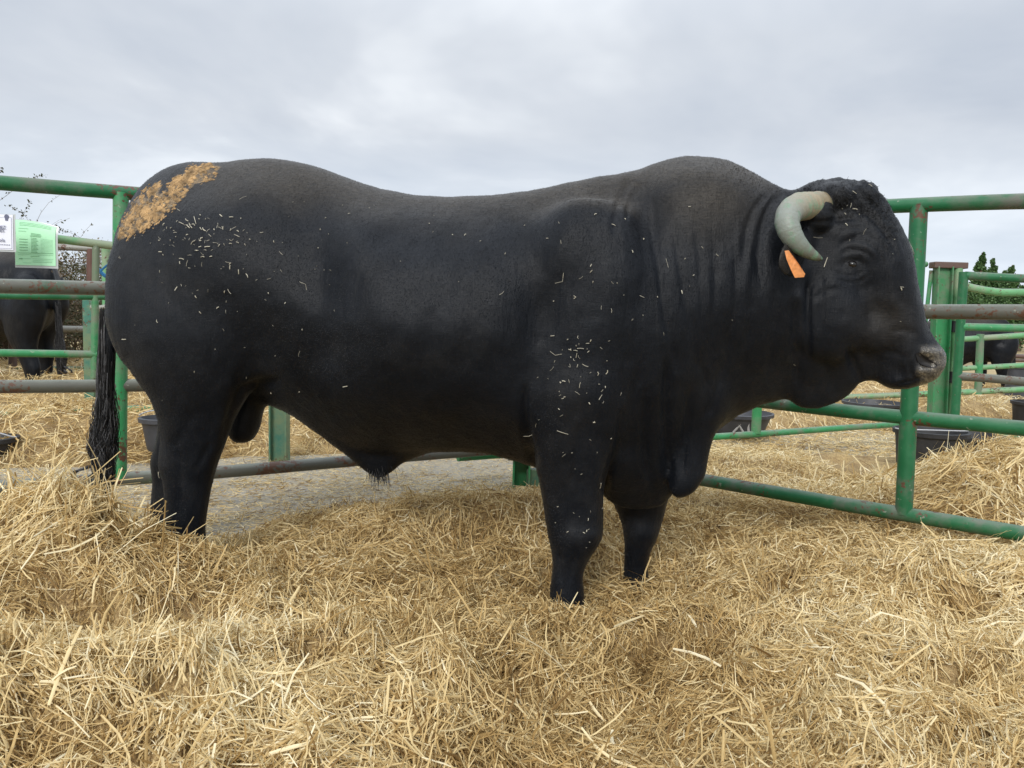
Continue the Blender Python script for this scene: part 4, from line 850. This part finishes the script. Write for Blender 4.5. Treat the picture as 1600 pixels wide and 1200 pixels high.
# dried mud on the rump: clods pressed into the hair
MUD = simple('dried_mud', (.32, .205, .095), .95, 28, .75, .6)
def inside(x, y, poly):
    r = False; n = len(poly); j = n-1
    for i in range(n):
        if (poly[i][1] > y) != (poly[j][1] > y) and x < (poly[j][0]-poly[i][0])*(y-poly[i][1])/(poly[j][1]-poly[i][1])+poly[i][0]: r = not r
        j = i
    return r
mudp_ = [(185, 371), (192, 345), (207, 318), (222, 300), (238, 290), (252, 285), (246, 302), (256, 298), (272, 280), (295, 264), (322, 256), (344, 258), (336, 275), (318, 284), (300, 290), (290, 306), (274, 318), (262, 332), (246, 346), (228, 358), (210, 364), (202, 372)]
mb = MB(); cnt = 0
for _ in range(22000):
    x = rng.uniform(180, 346); y = rng.uniform(250, 376)
    if not inside(x+rng.normal()*2.5, y+rng.normal()*2.5, mudp) or vn((x+y*.8)/6, (y-x)/2.0, 71) < .36: continue
    dns = vn((x+y)/9, (y-x)/3.2, 4)*.6+vn(x/14, y/14, 6)*.4
    if dns < .45+.16*max(0, (x-270)/60)+.10*max(0, (y-330)/40): continue
    q = hit(x, y)
    if not q: continue
    p = np.array(q[0]); nr_ = np.array(q[1]); t1 = np.cross(nr_, [0, 1, .3]); t1 /= np.linalg.norm(t1); t2 = np.cross(nr_, t1); s_ = rng.uniform(.0018, .0052); an = rng.normal(.75, .5); el_ = rng.uniform(1.2, 2.8)
    e1 = math.cos(an)*t1+math.sin(an)*t2; e2 = np.cross(nr_, e1); k6 = 6; h_ = rng.uniform(.0006, .003)
    base = [p+s_*(el_*math.cos(i*math.tau/k6)*e1+math.sin(i*math.tau/k6)*e2)*rng.uniform(.75, 1.2)-nr_*.001 for i in range(k6)]; top = [p+(b_p-p)*.6+nr_*h_*rng.uniform(.7, 1.2) for b_p in base]
    mb.add(base+top, [(i, (i+1) % k6, k6+(i+1) % k6, k6+i) for i in range(k6)]+[tuple(range(k6, 2*k6))]); cnt += 1
md = mb.build('dried_mud', MUD, bull); tag(md, 'crusted tan mud patch', kind='stuff')
# straw flecks stuck to the coat
FLK = simple('straw_bits', (.46, .43, .34), .6, 40, .5)
def flecks():
    sets = []
    def grp(n, cx, cy, sx, sy, l0, l1):
        for _ in range(n): sets.append((cx+rng.normal()*sx, cy+rng.normal()*sy, rng.uniform(l0, l1)))
    grp(90, 325, 368, 46, 20, .003, .024); grp(45, 330, 420, 70, 50, .003, .018); grp(24, 400, 480, 90, 60, .003, .012); grp(36, 905, 575, 30, 26, .003, .022); grp(24, 890, 640, 30, 60, .003, .018)
    grp(30, 650, 360, 150, 40, .002, .008); grp(22, 930, 440, 60, 60, .004, .02); grp(14, 1050, 430, 60, 60, .004, .014); grp(10, 1345, 320, 40, 20, .006, .022); grp(8, 1405, 430, 14, 50, .004, .012); grp(14, 915, 830, 20, 30, .003, .009)
    for x, y, l in ((306, 345, .035), (380, 310, .028), (478, 445, .045), (468, 552, .032), (540, 603, .022), (880, 440, .06), (868, 555, .05), (879, 675, .06), (828, 680, .05), (937, 758, .05), (1042, 412, .04), (1276, 372, .03), (1350, 362, .035), (1262, 305, .03), (1240, 570, .03), (250, 742, .03), (195, 530, .04), (1278, 398, .04), (1290, 410, .03)): sets.append((x, y, l))
    mb = MB()
    for x, y, l in sets:
        q = hit(x, y); l *= rng.uniform(.35, 1.1)
        if not q: continue
        p = np.array(q[0]); nr_ = np.array(q[1]); d = rng.normal(size=3); d -= nr_*(d@nr_); d /= np.linalg.norm(d); k = rng.normal(size=3)*rng.choice([.1, .3, .9]); e = d+k-nr_*((d+k)@nr_)+nr_*.15; e /= np.linalg.norm(e)
        mb.tube([p-d*l*.5+nr_*.002, p+nr_*.005, p+e*l*.5+nr_*.004], rng.choice([.0004, .0005, .0008, .0012]), 5)
    o = mb.build('straw_flecks', FLK, bull); me = o.data; at = me.attributes.new('tint', 'FLOAT', 'POINT'); at.data.foreach_set('value', [rng.uniform(.6, 1) if False else .85]*len(me.vertices)); tag(o, 'short pale straw bits on the coat', kind='stuff')
flecks()
# distant cattle share the big bull's shape
def far_bull(label, loc, rz, sc_):
    r = empty('bull', loc, rz); r.scale = (sc_,)*3; tag(r, label, 'bull')
    for ch in bull.children:
        nm = ch.name.split('.')[0]
        if nm in ('body', 'horn', 'eye', 'tail_switch'): c = ch.copy(); COL.objects.link(c); c.parent = r
    return r
far_bull('black bull seen from behind through the left fence, partly behind the papers', (-5.65, 8.2, GZ+.0), math.radians(160), 1.06)
far_bull('black bull showing its hind legs and tail beyond the gate on the far right', (6.75, 12.0, GZ), math.radians(165), .80)

# ------------------------------------------------------------------ hedge, bramble, trees, far shed
def leafmat(name, c0, c1, c2):
    m, t, b = mat(name); a = t.nodes.new('ShaderNodeAttribute'); a.attribute_name = 'tint'; c = ramp(t, a.outputs['Fac'], [(0, c0), (.5, c1), (1, c2)])
    t.links.new(c, b.inputs['Base Color']); b.inputs['Roughness'].default_value = .6; tr = t.nodes.new('ShaderNodeBsdfTranslucent'); t.links.new(c, tr.inputs[0])
    ms = t.nodes.new('ShaderNodeMixShader'); ms.inputs[0].default_value = .25; t.links.new(b.outputs[0], ms.inputs[1]); t.links.new(tr.outputs[0], ms.inputs[2]); t.links.new(ms.outputs[0], t.nodes['Material Output'].inputs[0]); return m
HEDGE = leafmat('dry_hedge_leaf', (.10, .055, .03), (.20, .15, .07), (.20, .20, .06)); BRAM = leafmat('bramble_leaf', (.035, .04, .02), (.06, .07, .03), (.13, .10, .05)); POP = leafmat('poplar_leaf', (.03, .07, .018), (.07, .15, .045), (.13, .22, .08)); BARK = simple('bark', (.12, .085, .06), .9, 20, .4, .4)
def leaves(name, C, size, m, parent, seed=0, asp=.55):
    g = np.random.default_rng(seed); n = len(C); a = g.normal(size=(n, 3)); a /= np.linalg.norm(a, axis=1, keepdims=True); b = np.cross(a, g.normal(size=(n, 3))); b /= np.linalg.norm(b, axis=1, keepdims=True)
    s = size*(.5+g.random((n, 1))); V = np.stack([C-a*s, C+b*s*asp, C+a*s, C-b*s*asp], 1).reshape(-1, 3); F = np.arange(n*4).reshape(-1, 4)
    me = mesh_np(name, V, F); at = me.attributes.new('tint', 'FLOAT', 'POINT'); t_ = np.clip(.5+.25*g.normal(size=n), 0, 1); at.data.foreach_set('value', np.repeat(t_, 4).astype(np.float32)); return link(name, me, m, parent, False)
def twig_paths(g, base, n, L_, up=1., arch=.5, k=14, spread=1.):
    P = []
    for _ in range(n):
        az = g.random()*math.tau; d = np.array([math.cos(az)*spread, math.sin(az)*spread*.6, up*(.6+.8*g.random())]); d /= np.linalg.norm(d); p = np.array(base)+g.normal(0, .12, 3)*np.array([1, 1, 0]); l = L_*(.5+.6*g.random()); pts = [p]; kk = g.normal(0, .10, 3)
        for i in range(k): d = d+kk*.5+g.normal(0, .09, 3)+np.array([0, 0, -arch*i/k*.3]); d /= np.linalg.norm(d); pts.append(pts[-1]+d*l/k)
        P.append(np.array(pts))
    return P
def bush(name, label, cat, loc, L_, n, nl, size, m, up, arch, seed, sub=3, rad=.008, spread=1.):
    g = np.random.default_rng(seed); r = empty(name, loc); tag(r, label, cat); P = twig_paths(g, (0, 0, 0), n, L_, up, arch, spread=spread); Q = []
    for p in P:
        for _ in range(sub): i = g.integers(3, 13); Q += twig_paths(g, p[i], 1, L_*.35, .6, arch, 8)
    mb = MB()
    for p in P: mb.tube(p, [rad*(1-.8*i/(len(p)-1)) for i in range(len(p))], 5)
    for p in Q: mb.tube(p, [rad*.45*(1-.7*i/(len(p)-1)) for i in range(len(p))], 4)
    mb.build('stems', BARK, r); C = []
    for p in P+Q:
        u = g.random(nl)**.7*(len(p)-1.01); i = u.astype(int); f = (u-i)[:, None]; C.append(p[i]*(1-f)+p[i+1]*f+g.normal(0, size*.9, (nl, 3)))
    leaves('foliage', np.concatenate(C), size, m, r, seed); return r
g = np.random.default_rng(5)
hr = empty('hedge', (-6.4, 11.8, GZ)); tag(hr, 'dry brown and olive hedge behind the left pens', 'hedge'); n = 100000
hx = g.uniform(-3.4, 2.6, n); top = 1.75+.45*(fbm(hx*1.2+9, hx*0, 7, 3)-.5)-.35*sstep(.9, 2.4, hx); hzz = g.random(n)**.8*top*(1+.10*g.normal(size=n)); hy = g.normal(0, .32, n)*(1.2-.3*hzz/top)
keep = fbm(hx*3.2, hzz*3.2, 12, 3)+.25*(1-hzz/top) > .44; leaves('foliage', np.stack([hx, hy, np.maximum(hzz, .02)], 1)[keep], .017, HEDGE, hr, 3)
mb = MB()
for _ in range(70):
    x0 = g.uniform(-3.3, 2.5); p = np.array([x0, g.normal(0, .15), 0]); d = np.array([g.normal(0, .2), g.normal(0, .1), 1.]); pts = [p]
    for i in range(9): d += g.normal(0, .18, 3); d /= np.linalg.norm(d); pts.append(pts[-1]+d*.21)
    mb.tube(pts, [.016*(1-.08*i) for i in range(10)], 5)
mb.build('stems', BARK, hr)
b0 = aty(15, 471, 10.2); bush('bramble', 'thorny bramble with small leaves arching up against the sky above the papers', 'shrub', (b0[0]-.1, 10.2, GZ), 2.45, 56, 50, .017, BRAM, 1.5, .95, 21, 6, .007, .9)
b0 = aty(70, 471, 10.6); bush('bramble', 'low bramble sprays right of the green form under the top rail', 'shrub', (b0[0], 10.6, GZ), 2.2, 34, 40, .016, BRAM, 1.5, .9, 23, 5, .006, .8)
def poplar(label, px, ytop, Y, wid, seed):
    g = np.random.default_rng(seed); b = aty(px, 505, Y); H_ = aty(px, ytop, Y)[2]-GZ; r = empty('tree', (b[0], Y, GZ)); tag(r, label, 'tree', 'trees beyond the right pens')
    mb = MB(); mb.tube([(0, 0, 0), (.03, 0, H_*.4), (-.02, 0, H_*.75), (0, 0, H_*.96)], [.16, .12, .07, .02], 8); Cs = []
    for i in range(90):
        z = H_*(.08+.86*g.random()); rr = wid*.62*min(1, (1-z/H_)*1.5)*(.4+.6*g.random()); az = g.random()*math.tau; e_ = np.array([rr*math.cos(az), rr*math.sin(az), z+rr*1.3]); mb.tube([(0, 0, z-.1), e_*np.array([.5, .5, 1])-np.array([0, 0, rr*.35]), e_], [.035, .02, .006], 4)
        for t in np.linspace(.35, 1, 4): c = np.array([e_[0]*t, e_[1]*t, z+(e_[2]-z)*t]); k = 70; Cs.append(c+g.normal(0, 1, (k, 3))*np.array([.10, .10, .2])*wid*(1.1-z/H_))
    C = np.concatenate(Cs); C = C[C[:, 2] < H_]; mb.build('trunk', BARK, r); leaves('crown', C, .05, POP, r, seed, .7)
for a in (('tall pointed green tree just right of the wide post, tallest of its clump', 1526, 388, 34, .95), ('pointed tree second from left in the clump, narrow crown', 1543, 398, 35, .95), ('broad tree at the middle of the clump behind the gate rails', 1562, 418, 36, 1.1), ('tree right of the clump centre with a blunt top', 1574, 408, 34, .9), ('short round tree at the right end of the clump', 1592, 444, 35, 1.2), ('low dark tree at the left foot of the clump', 1512, 446, 33, 1.1)): poplar(*a, int(a[1]))
for k, (px, yt) in enumerate(((1480, 478), (1620, 468))): poplar('small tree behind the wide green post' if k == 0 else 'small tree cut by the right edge of the photo', px, yt, 38, 1.3, 900+k)
wb = aty(1514, 508, 60); WW = simple('white_wall', (.7, .7, .7), .8, 2, .06); r = empty('shed', (wb[0], 60, GZ)); tag(r, 'small far white shed seen between the gate rails', 'shed')
mb = MB(); mb.box((0, 0, .65), (3.2, 3, 1.3)); mb.build('wall', WW, r, False); mb = MB(); mb.add([(-1.8, -1.7, 1.3), (1.8, -1.7, 1.3), (1.8, 1.7, 1.3), (-1.8, 1.7, 1.3), (-1.8, 0, 1.8), (1.8, 0, 1.8)], [(0, 1, 5, 4), (2, 3, 4, 5), (1, 2, 5), (3, 0, 4), (3, 2, 1, 0)]); mb.build('roof', BROWNP, r, False)
mb = MB(); mb.box((.4, -1.51, .5), (.7, .04, 1.0)); mb.build('door', DARKPL, r, False)
